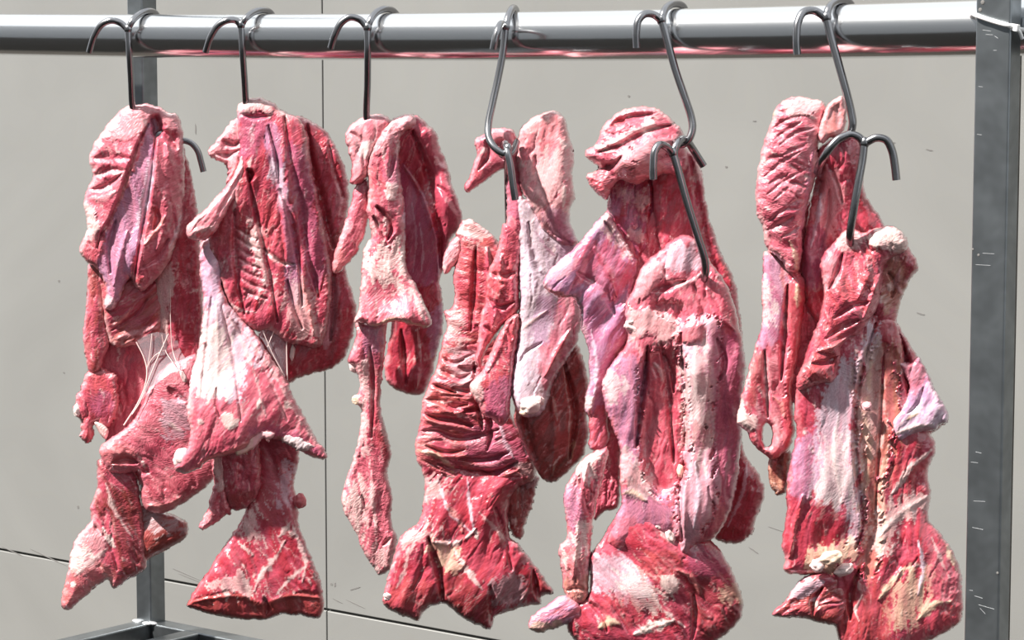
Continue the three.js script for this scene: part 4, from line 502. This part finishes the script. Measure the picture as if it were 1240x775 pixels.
{ // upper cut of the fifth place
  const c = cutOf('upper cut with a thick rolled pink head and a drooping lilac side flap', 815, 170);
  lobe(c, 'long_muscle', [[800, 150], [830, 176], [848, 200], [856, 249], [866, 284], [875, 308], [888, 335], [897, 380], [900, 440], [898, 520], [905, 556], [917, 570], [926, 594], [922, 612], [914, 632], [911, 646], [897, 657], [870, 655], [850, 620], [840, 500], [810, 350], [790, 240]], { z: [[840, 220, 1.0], [870, 330, 0.8], [900, 600, -0.6]], t: 2.2, e: 26, c: ['rose', 'red', 0.5], fa: -14, fk: 0.15, rim: 0.35, m: wetMat,
    g: [{ g: [[850, 520], [930, 560], [925, 620], [895, 660], [850, 640]], c: 'red', a: 0.5 }, { g: [[842, 190], [852, 200], [850, 220], [838, 215]], c: 'fat', a: 0.8 }], s: [{ p: [[836, 190], [848, 250], [862, 310], [880, 370]], w: 7, h: -4 }, { p: [[868, 310], [880, 330], [886, 345]], w: 5, h: 2, c: 'coral' }, { p: [[905, 560], [898, 600], [880, 640]], w: 3, c: 'silver', a: 0.5, h: 1 }] });
  lobe(c, 'inner_muscle', [[735, 255], [800, 250], [845, 280], [850, 400], [800, 470], [745, 500], [722, 430], [730, 330]], { z: -0.4, t: 1.8, c: ['pink', 'rose', 0.55], fk: 0.1, rim: 0 });
  lobe(c, 'neck', [[740, 210], [770, 215], [815, 205], [835, 230], [838, 270], [815, 290], [796, 300], [775, 322], [765, 310], [750, 286], [736, 262], [736, 235]], { z: -0.3, t: 2.0, e: 24, c: ['mauve', 'red', 0.5], fa: -6, fk: 0.2, rim: 0.2, g: [{ g: [[762, 278], [780, 280], [776, 292], [764, 290]], c: 'fat', a: 0.85, h: 1.5 }, { g: [[747, 228], [782, 240], [780, 248], [755, 244]], c: 'fat', a: 0.45, r: 1.2 }], s: [{ p: [[800, 215], [802, 245], [796, 280]], w: 9, h: -22, taper: 0 }, { p: [[812, 225], [812, 260], [800, 290]], w: 4, h: 4, c: 'rust' }] });
  lobe(c, 'rolled_head', [[733, 149], [747, 137], [772, 129], [797, 132], [814, 145], [827, 160], [832, 180], [834, 202], [822, 214], [806, 212], [790, 216], [770, 224], [750, 219], [740, 230], [736, 242], [723, 236], [712, 221], [710, 211], [720, 208], [726, 204], [716, 197], [707, 185], [720, 175], [726, 162]], { z: [[772, 140, 1.6], [770, 195, 4.0], [725, 220, 2.0], [825, 180, 1.4]], t: 2.8, e: 30, c: ['pink', 'rose', 0.4], fa: 70, fk: 0.32, rim: 0.5, rimC: 'fat', lump: 3,
    g: [{ g: [[720, 178], [745, 168], [770, 155], [795, 145], [790, 158], [760, 170], [730, 185]], c: 'fat', a: 0.75, f: 10, h: 2 }, { g: [[745, 190], [790, 168], [824, 165], [815, 185], [780, 195], [750, 210]], c: 'pale', a: 0.7, f: 12, h: 3 }, { g: [[750, 205], [790, 195], [806, 205], [770, 224], [750, 220]], c: 'salmon', a: 0.6 }, { g: [[712, 212], [728, 205], [738, 232], [728, 238]], c: 'coral', a: 0.6 }], s: [{ p: [[736, 150], [760, 142], [790, 138]], w: 4, h: -4 }, { p: [[726, 184], [750, 176], [785, 158], [812, 152]], w: 4, h: -6 }, { p: [[728, 205], [745, 198], [752, 190]], w: 4, h: -6 }, { p: [[740, 152], [756, 146]], w: 6, h: -4, c: 'coral' }, { p: [[730, 195], [745, 215]], w: 5, h: -3 }] });
  lobe(c, 'lilac_flap', [[737, 258], [726, 264], [706, 288], [690, 305], [676, 317], [660, 334], [660, 350], [678, 361], [694, 361], [702, 375], [703, 396], [712, 424], [713, 462], [708, 482], [708, 496], [713, 506], [715, 545], [730, 545], [738, 530], [736, 505], [738, 480], [735, 460], [746, 430], [760, 412], [764, 380], [766, 350], [772, 318], [762, 300], [750, 280]], { z: [[735, 275, 2.4], [670, 345, 3.0], [730, 400, 1.8], [722, 530, 1.4]], t: 1.5, e: 16, c: ['lilac', 'mauve', 0.45], fa: -30, fk: 0.15, rim: 0.4, rimC: 'fat', m: wetMat, fib: 0.8,
    g: [{ g: [[726, 262], [742, 262], [772, 312], [766, 322], [740, 290]], c: 'fat', a: 0.75, r: 1.1 }, { g: [[690, 308], [715, 290], [750, 300], [765, 340], [740, 360], [705, 345]], c: 'rose', a: 0.7, f: 12 }, { g: [[662, 335], [690, 312], [700, 318], [672, 342]], c: 'pale', a: 0.6 }, { g: [[706, 480], [716, 478], [718, 500], [708, 498]], c: 'fat', a: 0.9, h: 2 }, { g: [[712, 500], [736, 490], [736, 545], [714, 545]], c: 'coral', a: 0.8 }, { g: [[715, 380], [750, 380], [735, 440], [715, 440]], c: 'mauve', a: 0.4 }], s: [{ p: [[732, 268], [750, 295], [766, 318]], w: 3.5, h: -4 }, { p: [[664, 350], [684, 360], [700, 364]], w: 4, h: 2.5, c: 'salmon', a: 0.7 }, { p: [[700, 330], [730, 350], [745, 380]], w: 5, h: -3 }, { p: [[720, 300], [736, 330], [748, 360]], w: 5, h: 2.5, c: 'red', a: 0.5 }, { p: [[716, 400], [722, 440], [720, 480]], w: 4, h: 2, c: 'silver', a: 0.6 }] });
  lobe(c, 'narrow_strip', [[728, 500], [750, 505], [752, 560], [750, 605], [746, 617], [732, 620], [720, 630], [715, 600], [718, 550]], { z: -0.4, t: 1.2, e: 12, c: ['pink', 'rose', 0.55], fk: 0.2, rim: 0.3 });
}
{ // lower cut of the fifth place, on the second hook
  const c = cutOf('lower cut speared by the long slanting hook, split open above a round fatty base', 815, 340, 0.012);
  lobe(c, 'split_body', [[768, 347], [776, 326], [788, 312], [802, 301], [824, 284], [840, 287], [850, 300], [862, 318], [878, 340], [890, 370], [897, 400], [903, 440], [900, 480], [898, 530], [892, 590], [882, 626], [864, 652], [842, 662], [832, 684], [822, 678], [817, 655], [800, 650], [780, 662], [750, 668], [733, 657], [742, 632], [752, 610], [750, 580], [750, 545], [741, 515], [732, 490], [729, 463], [738, 443], [760, 411], [757, 386], [758, 368]], { z: [[815, 320, 4.0], [750, 460, 3.6], [860, 450, 4.4], [795, 500, 3.2], [850, 620, 4.4], [770, 640, 3.0]], t: 2.4, e: 32, c: ['pink', 'rose', 0.4], fa: -4, fk: 0.28, rim: 0.4, m: wetMat,
    g: [{ g: [[800, 306], [830, 295], [850, 305], [848, 325], [825, 330], [805, 325]], c: 'silver', a: 0.75, f: 10 }, { g: [[768, 350], [780, 325], [800, 315], [805, 335], [785, 355], [772, 365]], c: 'pale', a: 0.7, h: 2 }, { g: [[760, 382], [790, 374], [820, 390], [824, 408], [800, 416], [790, 406], [762, 408]], c: 'fat', a: 0.6, f: 8, h: 2 }, { g: [[790, 368], [824, 366], [826, 388], [805, 384]], h: -8, f: 5 },
      { g: [[738, 445], [770, 430], [784, 450], [776, 500], [772, 560], [756, 580], [742, 520], [730, 480]], c: 'lilac', a: 0.75, f: 10 }, { g: [[732, 455], [752, 448], [760, 470], [745, 490], [732, 480]], c: 'bone', a: 0.6, r: 1.1 }, { g: [[784, 430], [822, 425], [830, 500], [830, 580], [800, 600], [778, 560], [774, 500]], c: 'red', a: 0.5, f: 12, h: -12 },
      { g: [[828, 395], [866, 385], [872, 430], [860, 520], [868, 600], [846, 650], [826, 670], [820, 620], [830, 540], [826, 460]], c: 'silver', a: 0.55, f: 12, h: 7 }, { g: [[832, 430], [858, 420], [856, 520], [846, 570], [834, 540]], c: 'bone', a: 0.6, f: 14, r: 1.1 }, { g: [[866, 400], [903, 420], [900, 520], [884, 620], [868, 600], [862, 500]], c: 'mauve', a: 0.65, f: 12 }, { g: [[832, 392], [852, 392], [848, 412], [824, 416], [814, 408]], c: 'coral', a: 0.7, h: 3, f: 5 }, { g: [[838, 515], [856, 515], [850, 540], [836, 535]], c: 'red', a: 0.5 },
      { g: [[746, 600], [790, 590], [816, 620], [812, 650], [780, 660], [745, 650], [738, 640]], c: 'lilac', a: 0.6, r: 1 }, { g: [[740, 625], [770, 630], [765, 665], [735, 655]], c: 'coral', a: 0.5 }, { g: [[752, 540], [770, 555], [790, 600], [760, 600], [750, 570]], c: 'fat', a: 0.7, r: 1 }],
    s: [{ p: [[784, 420], [780, 460], [774, 505], [771, 540]], w: 4, h: -9 }, { p: [[826, 655], [824, 600], [831, 540], [829, 470], [825, 420]], w: 4, h: -6, st: 9, L: 30 }, { p: [[800, 415], [806, 450], [812, 500], [816, 560]], w: 5, h: -5 }, { p: [[792, 440], [800, 450], [806, 466]], w: 4, h: 3, c: 'fat', a: 0.5 }, { p: [[806, 430], [814, 455], [816, 475]], w: 4, h: -6 }, { p: [[790, 352], [810, 346], [830, 340]], w: 5, h: -5 }, { p: [[800, 330], [820, 345], [838, 340], [850, 330]], w: 4, h: 2, c: 'pale' }, { p: [[868, 410], [878, 440], [872, 460]], w: 4, h: -4 }, { p: [[856, 350], [870, 380], [890, 400]], w: 5, h: 3, c: 'rose' }, { p: [[840, 345], [850, 370], [848, 390]], w: 5, h: -3 },
      { p: [[756, 540], [770, 580], [800, 610]], w: 4, h: 2, c: 'pale', a: 0.6 }, { p: [[842, 560], [846, 600], [840, 640]], w: 4, h: 2, c: 'silver' }, { p: [[858, 590], [862, 620], [852, 650]], w: 4, h: -2 }, { p: [[745, 604], [762, 596], [782, 606]], w: 5, h: 3, c: 'cream', a: 0.7 }, { p: [[776, 572], [782, 590], [790, 600]], w: 3, h: 1, c: 'fat' }] });
  lobe(c, 'fat_cap', [[758, 364], [767, 372], [776, 380], [788, 374], [798, 382], [810, 388], [824, 386], [826, 398], [814, 404], [808, 418], [796, 412], [786, 402], [776, 414], [764, 404], [755, 394], [762, 382]], { z: [[770, 390, 4.8], [815, 400, 5.0]], t: 1.2, e: 8, rag: 3, lump: 4, fine: 2, crease: 3, fa: 60, c: ['fat', 'pale', 0.45], fk: 0.3, fkC: 'bone', rim: 0.2, m: fatMat,
    s: [{ p: [[776, 376], [774, 392], [778, 410]], w: 3, h: -4 }, { p: [[792, 378], [790, 394], [794, 410]], w: 3, h: -4 }, { p: [[808, 386], [806, 398], [810, 412]], w: 3, h: -4 }, { p: [[760, 392], [780, 396], [806, 398]], w: 3, h: -3 }] });
  knob(c, 812, 648, 5.4, 6, 10, 'bone', 10); knob(c, 800, 634, 5.0, 9, 6, 'fat', 30); knob(c, 824, 570, 5.2, 4, 8, 'cream');
  lobe(c, 'bone_strip', [[736, 541], [722, 546], [706, 555], [694, 573], [682, 600], [685, 626], [686, 651], [677, 662], [680, 692], [682, 713], [690, 728], [708, 730], [714, 692], [716, 661], [719, 631], [725, 600], [732, 572]], { z: 3.2, t: 1.7, e: 15, c: ['pink', 'rose', 0.4], fa: 8, fk: 0.5, rim: 0.5, rimC: 'fat', g: [{ g: [[700, 560], [728, 546], [720, 570], [704, 580]], c: 'bone', a: 0.75, r: 1 }, { g: [[686, 590], [700, 590], [705, 640], [692, 640]], c: 'lilac', a: 0.6 }, { g: [[706, 590], [722, 590], [716, 635], [706, 630]], c: 'red', a: 0.6 }, { g: [[698, 640], [716, 632], [712, 660], [696, 680]], c: 'bone', a: 0.8, r: 1.2 }, { g: [[682, 708], [712, 700], [708, 730], [690, 728]], c: 'tan', a: 0.7 }, { g: [[690, 660], [708, 680], [705, 705], [688, 705]], c: 'salmon', a: 0.5 }], s: [{ p: [[712, 560], [704, 600], [698, 650], [694, 700]], w: 5, h: 3 }, { p: [[684, 716], [698, 712], [710, 716]], w: 3, h: -3 }, { p: [[681, 663], [686, 690]], w: 4, c: 'fat', h: 2 }] });
  lobe(c, 'round_base', [[728, 652], [745, 628], [790, 622], [830, 640], [856, 650], [868, 661], [885, 688], [898, 718], [899, 744], [886, 763], [866, 778], [840, 792], [790, 798], [740, 795], [705, 782], [688, 765], [684, 745], [690, 734], [710, 724], [714, 700], [714, 674]], { z: [[740, 690, 2.8], [790, 720, 3.6], [870, 720, 2.6], [700, 755, 2.6]], t: 2.6, e: 34, c: ['rose', 'red', 0.4], fa: 40, fk: 0.3, rim: 0.3, m: wetMat,
    g: [{ g: [[715, 676], [750, 672], [775, 690], [790, 720], [760, 730], [730, 712], [714, 712]], c: 'silver', a: 0.75, f: 12 }, { g: [[755, 690], [790, 700], [800, 735], [780, 740], [755, 715]], c: 'bone', a: 0.65, r: 1.2, f: 12 }, { g: [[735, 722], [770, 722], [778, 748], [745, 758], [728, 745]], c: 'coral', a: 0.5 }, { g: [[775, 670], [820, 668], [820, 700], [795, 708], [775, 695]], c: 'rust', a: 0.6 }, { g: [[800, 700], [825, 705], [815, 725], [805, 720]], c: 'bone', a: 0.9, h: 1.5 }, { g: [[845, 700], [898, 715], [898, 748], [860, 775], [842, 760]], c: 'brown', a: 0.5 }, { g: [[880, 700], [895, 712], [890, 735], [878, 725]], c: 'cream', a: 0.6, r: 1 }, { g: [[838, 665], [866, 664], [880, 690], [850, 700], [835, 690]], c: 'mauve', a: 0.5 }], s: [{ p: [[726, 760], [740, 752], [750, 756]], w: 7, h: 3, c: 'cream' }, { p: [[768, 768], [790, 758], [815, 752]], w: 7, h: 3, c: 'bone' }, { p: [[790, 715], [800, 735], [830, 760]], w: 3, h: 1.5, c: 'fat' }, { p: [[820, 690], [838, 700], [848, 720]], w: 4, h: 2, c: 'salmon', a: 0.7 }, { p: [[840, 720], [842, 750], [838, 775]], w: 4, h: -3 }, { p: [[712, 728], [730, 745], [735, 765]], w: 4, h: -4 }] });
  lobe(c, 'small_toe', [[690, 722], [678, 722], [660, 734], [642, 749], [640, 762], [652, 767], [664, 764], [684, 757], [700, 752], [706, 735]], { z: 3.4, t: 1.4, e: 13, c: ['pink', 'lilac', 0.5], fk: 0.2, rim: 0.5, fa: -60, g: [{ g: [[640, 758], [660, 756], [680, 752], [660, 767], [642, 766]], c: 'cream', a: 0.8 }] });
}
{ // upper cut of the sixth place
  const c = cutOf('upper cut with a big ridged pink lobe and a long strip ending in a loop', 1010, 165);
  lobe(c, 'inner_muscle', [[955, 300], [990, 230], [1040, 240], [1064, 300], [1050, 420], [1010, 480], [962, 490], [955, 400]], { z: -1.2, t: 1.6, c: ['pink', 'rose', 0.55], fk: 0.1, rim: 0 });
  lobe(c, 'membrane_lobe', [[990, 182], [1000, 172], [1014, 165], [1030, 163], [1043, 174], [1046, 222], [1054, 246], [1068, 266], [1072, 290], [1060, 330], [1030, 380], [1000, 400], [980, 380], [972, 344], [972, 300], [980, 250], [988, 215]], { z: [[1030, 180, 1.4], [990, 300, 0.2], [1055, 270, 0.4]], t: 2.0, e: 24, c: ['rose', 'red', 0.4], fa: 8, fk: 0.25, rim: 0.3, m: wetMat,
    g: [{ g: [[1012, 166], [1040, 172], [1042, 220], [1025, 215], [1010, 190]], c: 'rose', a: 0.6 }, { g: [[996, 200], [1018, 210], [1020, 250], [1004, 290], [986, 310], [974, 300], [986, 250]], c: 'pale', a: 0.6, r: 1 }, { g: [[974, 280], [992, 270], [1000, 300], [990, 345], [974, 345]], c: 'mauve', a: 0.7 }, { g: [[1030, 230], [1050, 245], [1068, 270], [1045, 290], [1030, 270]], c: 'red', a: 0.5 }], s: [{ p: [[992, 198], [991, 215], [988, 230]], w: 6, h: -26, taper: 0 }, { p: [[1000, 195], [1012, 215], [1020, 245]], w: 4, h: -3 }, { p: [[994, 235], [990, 265], [982, 300]], w: 4, h: 3, c: 'silver' }, { p: [[1004, 230], [1002, 260], [994, 300]], w: 4, h: -3 }, { p: [[976, 275], [972, 310], [974, 345]], w: 4, h: -6 }] });
  lobe(c, 'ridged_lobe', [[937, 134], [945, 124], [957, 117], [981, 119], [1000, 126], [998, 150], [992, 175], [991, 200], [988, 216], [978, 246], [973, 280], [971, 305], [966, 330], [955, 330], [945, 316], [938, 310], [929, 302], [922, 274], [916, 257], [915, 222], [920, 194], [927, 166], [934, 146]], { z: [[970, 130, 1.6], [950, 220, 2.4], [985, 200, 1.8], [945, 300, 2.0]], t: 2.6, e: 30, c: ['pink', 'rose', 0.4], fa: 62, fk: 0.25, rim: 0.6, rimC: 'fat', crease: 3.4, fine: 1.4,
    g: [{ g: [[950, 122], [980, 119], [998, 130], [985, 142], [960, 138]], c: 'fat', a: 0.6, r: 1, h: 1.5 }, { g: [[985, 130], [1000, 130], [990, 200], [978, 170]], c: 'pale', a: 0.4 }, { g: [[916, 255], [930, 300], [925, 290]], c: 'fat', a: 0.6 }],
    s: Array.from({ length: 14 }, (_, k) => { const x = 920 + 30 * rnd(), y = 285 - k * 11 + 6 * rnd(), l = 22 + 26 * rnd(); return { p: [[x, y], [x + l * 0.5, y - l * (0.22 + 0.2 * rnd())], [x + l, y - l * (0.4 + 0.3 * rnd())]], w: 2.4 + 1.6 * rnd(), h: -0.8 - 1.1 * rnd(), c: 'pale', a: 0.2 }; }).concat([{ p: [[956, 292], [962, 306], [967, 330]], w: 4.5, h: 3, c: 'cream', a: 0.9 }, { p: [[985, 180], [978, 230], [970, 280]], w: 4, h: 3, c: 'mauve', a: 0.5 }, { p: [[936, 140], [940, 134]], w: 4, c: 'cream', h: 2 }]) });
  lobe(c, 'small_tab', [[1003, 126], [1012, 119], [1020, 116], [1024, 126], [1024, 152], [1016, 164], [1004, 168], [995, 174], [990, 168], [993, 150]], { z: 3.4, t: 1.1, e: 9, c: ['pale', 'salmon', 0.5], fk: 0.2, rim: 0.4, m: wetMat });
  lobe(c, 'loop_strip', [[927, 305], [945, 310], [966, 325], [976, 345], [974, 378], [968, 427], [960, 474], [962, 524], [955, 543], [936, 557], [924, 549], [909, 534], [904, 522], [893, 513], [894, 498], [904, 456], [915, 417], [922, 394], [922, 350], [923, 330]], { z: [[940, 330, 1.0], [935, 430, 1.2], [925, 520, 1.2]], t: 1.3, e: 13, c: ['rose', 'pale', 0.4], fa: 10, fk: 0.25, rim: 0.5, rimC: 'coral', m: wetMat, holes: [[[928, 512], [933, 517], [935, 528], [933, 538], [928, 541], [924, 534], [924, 521]]],
    g: [{ g: [[923, 310], [944, 315], [948, 380], [940, 420], [925, 420], [916, 415], [922, 370]], c: 'lilac', a: 0.75 }, { g: [[924, 340], [936, 345], [934, 390], [922, 392]], c: 'bone', a: 0.6, r: 1 }, { g: [[916, 420], [905, 470], [896, 500], [904, 470]], c: 'bone', a: 0.7 }, { g: [[918, 425], [926, 430], [916, 490], [906, 500], [908, 465]], c: 'rust', a: 0.8 }, { g: [[930, 420], [950, 415], [948, 490], [932, 500], [928, 460]], c: 'pink', a: 0.6 }, { g: [[894, 495], [915, 505], [922, 520], [904, 522], [893, 512]], c: 'bone', a: 0.9, h: 2 }, { g: [[956, 340], [976, 345], [968, 425], [960, 475], [962, 525], [950, 540], [950, 480], [955, 420]], c: 'coral', a: 0.8, f: 5, h: 3 }, { g: [[909, 525], [930, 545], [955, 535], [936, 558], [916, 545]], c: 'coral', a: 0.8 }],
    s: [{ p: [[954, 345], [950, 400], [946, 460]], w: 4, h: -6 }, { p: [[926, 425], [928, 470], [930, 505]], w: 4, h: -4, c: 'fat', a: 0.5 }, { p: [[936, 480], [946, 490], [950, 505]], w: 4, h: 2, c: 'salmon' }, { p: [[965, 345], [966, 372]], w: 5, h: 3, c: 'cream', a: 0.95 }] });
  lobe(c, 'brown_stub', [[933, 548], [956, 545], [956, 570], [952, 597], [942, 600], [934, 590]], { z: -0.6, t: 1.0, e: 9, c: ['brown', 'tan', 0.4], fk: 0.1 });
}
{ // lower cut of the sixth place
  const c = cutOf('lower cut draped with a long milky silverskin sheet, beside the rack post', 1010, 280, 0.012);
  lobe(c, 'crumbly_muscle', [[1060, 290], [1096, 290], [1101, 300], [1111, 316], [1112, 327], [1103, 338], [1094, 358], [1089, 370], [1087, 390], [1103, 418], [1119, 444], [1138, 482], [1149, 504], [1147, 511], [1134, 521], [1100, 540], [1070, 520], [1055, 400]], { z: [[1090, 310, 3.2], [1080, 360, 2.6], [1130, 480, 1.8]], t: 1.8, e: 18, c: ['rose', 'red', 0.5], fa: -24, fk: 0.3, rim: 0.5, lump: 3.4,
    g: [{ g: [[1066, 318], [1098, 310], [1096, 360], [1084, 380], [1070, 370]], c: 'tan', a: 0.7, f: 8, r: 1, h: -1 }, { g: [[1095, 305], [1112, 318], [1104, 337], [1096, 330]], c: 'red', a: 0.7 }], s: [{ p: [[1076, 330], [1084, 342], [1080, 360]], w: 4, h: -5 }, { p: [[1090, 325], [1086, 345], [1092, 355]], w: 4, h: 3, c: 'pale' }, { p: [[1074, 345], [1082, 352]], w: 4, h: 3, c: 'fat', a: 0.6 }, { p: [[1088, 400], [1098, 440], [1104, 470]], w: 5, h: -8 }] });
  lobe(c, 'long_sheet', [[1000, 380], [1040, 375], [1066, 380], [1086, 390], [1094, 420], [1100, 470], [1110, 500], [1132, 535], [1132, 550], [1124, 568], [1128, 598], [1124, 625], [1140, 647], [1154, 667], [1164, 694], [1166, 720], [1164, 751], [1146, 766], [1115, 780], [1080, 796], [1040, 796], [1022, 785], [1012, 765], [1010, 740], [1000, 700], [976, 697], [952, 694], [947, 690], [951, 678], [946, 660], [951, 634], [952, 594], [956, 562], [964, 527], [962, 500], [965, 470], [975, 430]], { z: [[1000, 420, 3.4], [975, 620, 3.2], [1050, 500, 2.6], [1060, 650, 2.4], [1140, 720, 2.6], [1120, 560, 2.2]], t: 2.2, e: 28, c: ['rose', 'red', 0.4], fa: -4, fk: 0.2, rim: 0.45, m: wetMat, lump: 2.4,
    g: [{ g: [[1000, 470], [1034, 430], [1056, 390], [1060, 420], [1040, 470], [1036, 540], [1040, 600], [1044, 645], [1030, 660], [1022, 620], [1000, 610], [982, 590], [986, 530]], c: 'silver', a: 0.85, f: 12, r: 0.7 }, { g: [[990, 545], [1020, 530], [1036, 560], [1030, 610], [1000, 620], [985, 600]], c: 'bone', a: 0.55, f: 16, r: 1 }, { g: [[966, 530], [985, 520], [990, 570], [975, 610], [958, 600]], c: 'lilac', a: 0.75, f: 12 }, { g: [[1040, 440], [1080, 420], [1086, 520], [1070, 600], [1060, 690], [1040, 700], [1046, 620], [1038, 520]], c: 'tan', a: 0.55, f: 12, r: 1.1, h: -5 }, { g: [[1045, 430], [1066, 420], [1070, 500], [1062, 560], [1044, 540]], c: 'fat', a: 0.5, r: 1.4 }, { g: [[955, 600], [1000, 615], [1022, 630], [1010, 665], [960, 680], [948, 660]], c: 'red', a: 0.65, f: 8 },
      { g: [[980, 668], [1012, 662], [1040, 650], [1036, 675], [1015, 690], [985, 692]], c: 'cream', a: 0.85, r: 1, h: 2 }, { g: [[1080, 560], [1126, 560], [1126, 600], [1095, 620], [1080, 600]], c: 'coral', a: 0.55 }, { g: [[1064, 625], [1100, 600], [1128, 600], [1120, 620], [1090, 640], [1070, 670], [1058, 660]], c: 'fat', a: 0.75, r: 1.1 }, { g: [[1080, 720], [1100, 695], [1128, 690], [1125, 720], [1100, 760], [1075, 755]], c: 'cream', a: 0.75, r: 1.2, f: 10 }, { g: [[1128, 660], [1158, 690], [1164, 720], [1130, 720]], c: 'pink', a: 0.6 }, { g: [[1020, 730], [1070, 700], [1075, 790], [1025, 790]], c: 'rust', a: 0.55 }, { g: [[1140, 740], [1166, 715], [1162, 755], [1110, 782], [1100, 770]], c: 'coral', a: 0.5 }],
    s: [{ p: [[1060, 392], [1046, 440], [1036, 490], [1036, 560], [1044, 640], [1036, 665]], w: 3, h: -4, st: 6, L: 24 }, { p: [[1056, 430], [1049, 500], [1052, 560], [1046, 610]], w: 5, h: 1.6, c: 'cream', a: 0.5, r: 1.2 }, { p: [[1070, 430], [1066, 520], [1060, 620]], w: 3, h: -3 }, { p: [[1076, 540], [1066, 590], [1070, 640], [1060, 690]], w: 6, h: 2, c: 'cream', a: 0.5, r: 1.2 }, { p: [[1128, 545], [1100, 570], [1080, 598]], w: 5, h: 2, c: 'fat', a: 0.8 }, { p: [[1125, 600], [1090, 622], [1064, 650]], w: 5, h: 2, c: 'fat', a: 0.8 }, { p: [[1092, 690], [1076, 710], [1064, 726]], w: 5, h: 3, c: 'cream' }, { p: [[1152, 728], [1130, 732], [1112, 750]], w: 6, h: 3, c: 'cream' }, { p: [[1146, 660], [1158, 690]], w: 5, h: 2, c: 'cream' }, { p: [[1112, 655], [1118, 690], [1112, 720]], w: 4, h: 2, c: 'silver' }, { p: [[1128, 650], [1140, 680], [1150, 700]], w: 3, c: 'fat', a: 0.6 }, { p: [[1040, 690], [1030, 720], [1030, 750]], w: 4, h: -6 }, { p: [[1044, 720], [1036, 740], [1040, 752]], w: 2.5, h: 1, c: 'fat' }, { p: [[972, 600], [962, 640], [956, 675]], w: 5, h: 3, c: 'coral', a: 0.6 },
      { p: [[1016, 500], [1010, 550], [1018, 600]], w: 4, h: 1, c: 'bone', a: 0.4 }] });
  knob(c, 1050, 492, 5.0, 6, 6, 'pale', 0, 'gland'); knob(c, 1006, 676, 5.8, 14, 8, 'cream', 10); knob(c, 990, 684, 5.6, 9, 8, 'fat', 0); knob(c, 1022, 690, 5.2, 12, 7, 'fat', 20);
  lobe(c, 'pointed_toe', [[969, 702], [985, 694], [1010, 694], [1024, 712], [1026, 740], [1014, 758], [998, 755], [978, 750], [955, 748], [940, 748], [935, 743], [950, 727]], { z: 3.2, t: 1.7, e: 15, c: ['rust', 'rose', 0.5], fa: -60, fk: 0.3, rim: 0.3, g: [{ g: [[966, 704], [990, 702], [990, 716], [968, 722], [955, 728]], c: 'silver', a: 0.7, r: 1 }], s: [{ p: [[996, 712], [986, 725], [984, 745]], w: 4, h: -6 }, { p: [[986, 728], [990, 734]], w: 5, h: 2, c: 'bone' }] });
  lobe(c, 'lilac_fin', [[1087, 440], [1104, 438], [1112, 432], [1124, 452], [1138, 481], [1149, 503], [1147, 511], [1140, 513], [1132, 520], [1116, 522], [1100, 530], [1088, 534], [1081, 522], [1080, 510], [1094, 490], [1100, 465]], { z: [[1105, 450, 3.4], [1140, 505, 4.4], [1090, 520, 3.8]], t: 1.4, e: 14, c: ['lilac', 'silver', 0.45], fa: -24, fk: 0.2, rim: 0.5, rimC: 'pale', m: wetMat, g: [{ g: [[1090, 440], [1114, 434], [1124, 456], [1108, 480], [1098, 470]], c: 'rose', a: 0.8, f: 6 }], s: [{ p: [[1084, 526], [1104, 518], [1130, 514]], w: 4, h: 2, c: 'fat' }, { p: [[1112, 500], [1098, 508]], w: 3, c: 'cream', h: 1 }, { p: [[1118, 470], [1112, 490], [1100, 500]], w: 4, h: -2 }] });
  lobe(c, 'red_flap', [[1022, 279], [1034, 277], [1044, 282], [1060, 276], [1079, 273], [1096, 284], [1100, 298], [1094, 307], [1080, 312], [1072, 322], [1070, 336], [1062, 374], [1048, 396], [1038, 408], [1024, 416], [1018, 440], [1009, 463], [994, 466], [968, 473], [964, 466], [967, 450], [980, 430], [987, 404], [994, 376], [997, 348], [993, 318], [1002, 302], [1014, 288]], { z: [[1080, 290, 4.6], [1020, 300, 3.6], [1030, 360, 4.6], [985, 450, 4.4]], t: 2.1, e: 24, c: ['rose', 'coral', 0.4], fa: 30, fk: 0.3, fkC: 'pale', rim: 0.45, rimC: 'pale', fine: 1.2, crease: 3.2,
    g: [{ g: [[1058, 278], [1080, 273], [1097, 285], [1099, 300], [1085, 308], [1072, 302], [1056, 300]], c: 'bone', a: 0.85, f: 6, h: 2.5 }, { g: [[1020, 280], [1042, 280], [1042, 300], [1024, 305], [1014, 300]], c: 'fat', a: 0.6 }, { g: [[994, 318], [1016, 305], [1010, 350], [998, 350]], c: 'pale', a: 0.5 }, { g: [[970, 440], [1010, 430], [1008, 462], [968, 472]], c: 'rust', a: 0.5 }],
    s: [{ p: [[1020, 308], [1014, 330], [1004, 350]], w: 4, h: -5 }, { p: [[1072, 322], [1060, 350], [1046, 385]], w: 4, h: 3 }, { p: [[1010, 385], [1030, 372], [1052, 366]], w: 4, h: -3 }, { p: [[1000, 410], [1020, 396], [1040, 388]], w: 4, h: -3 }, { p: [[990, 425], [1010, 420], [1024, 410]], w: 4, h: 3, c: 'salmon', a: 0.5 }, { p: [[984, 440], [1000, 440], [1014, 432]], w: 4, h: -4 }, { p: [[1042, 305], [1050, 330], [1040, 360]], w: 6, h: 3 }] });
}

for (const o of scene.children) delete o.userData_depth;
renderer.render(scene, camera);
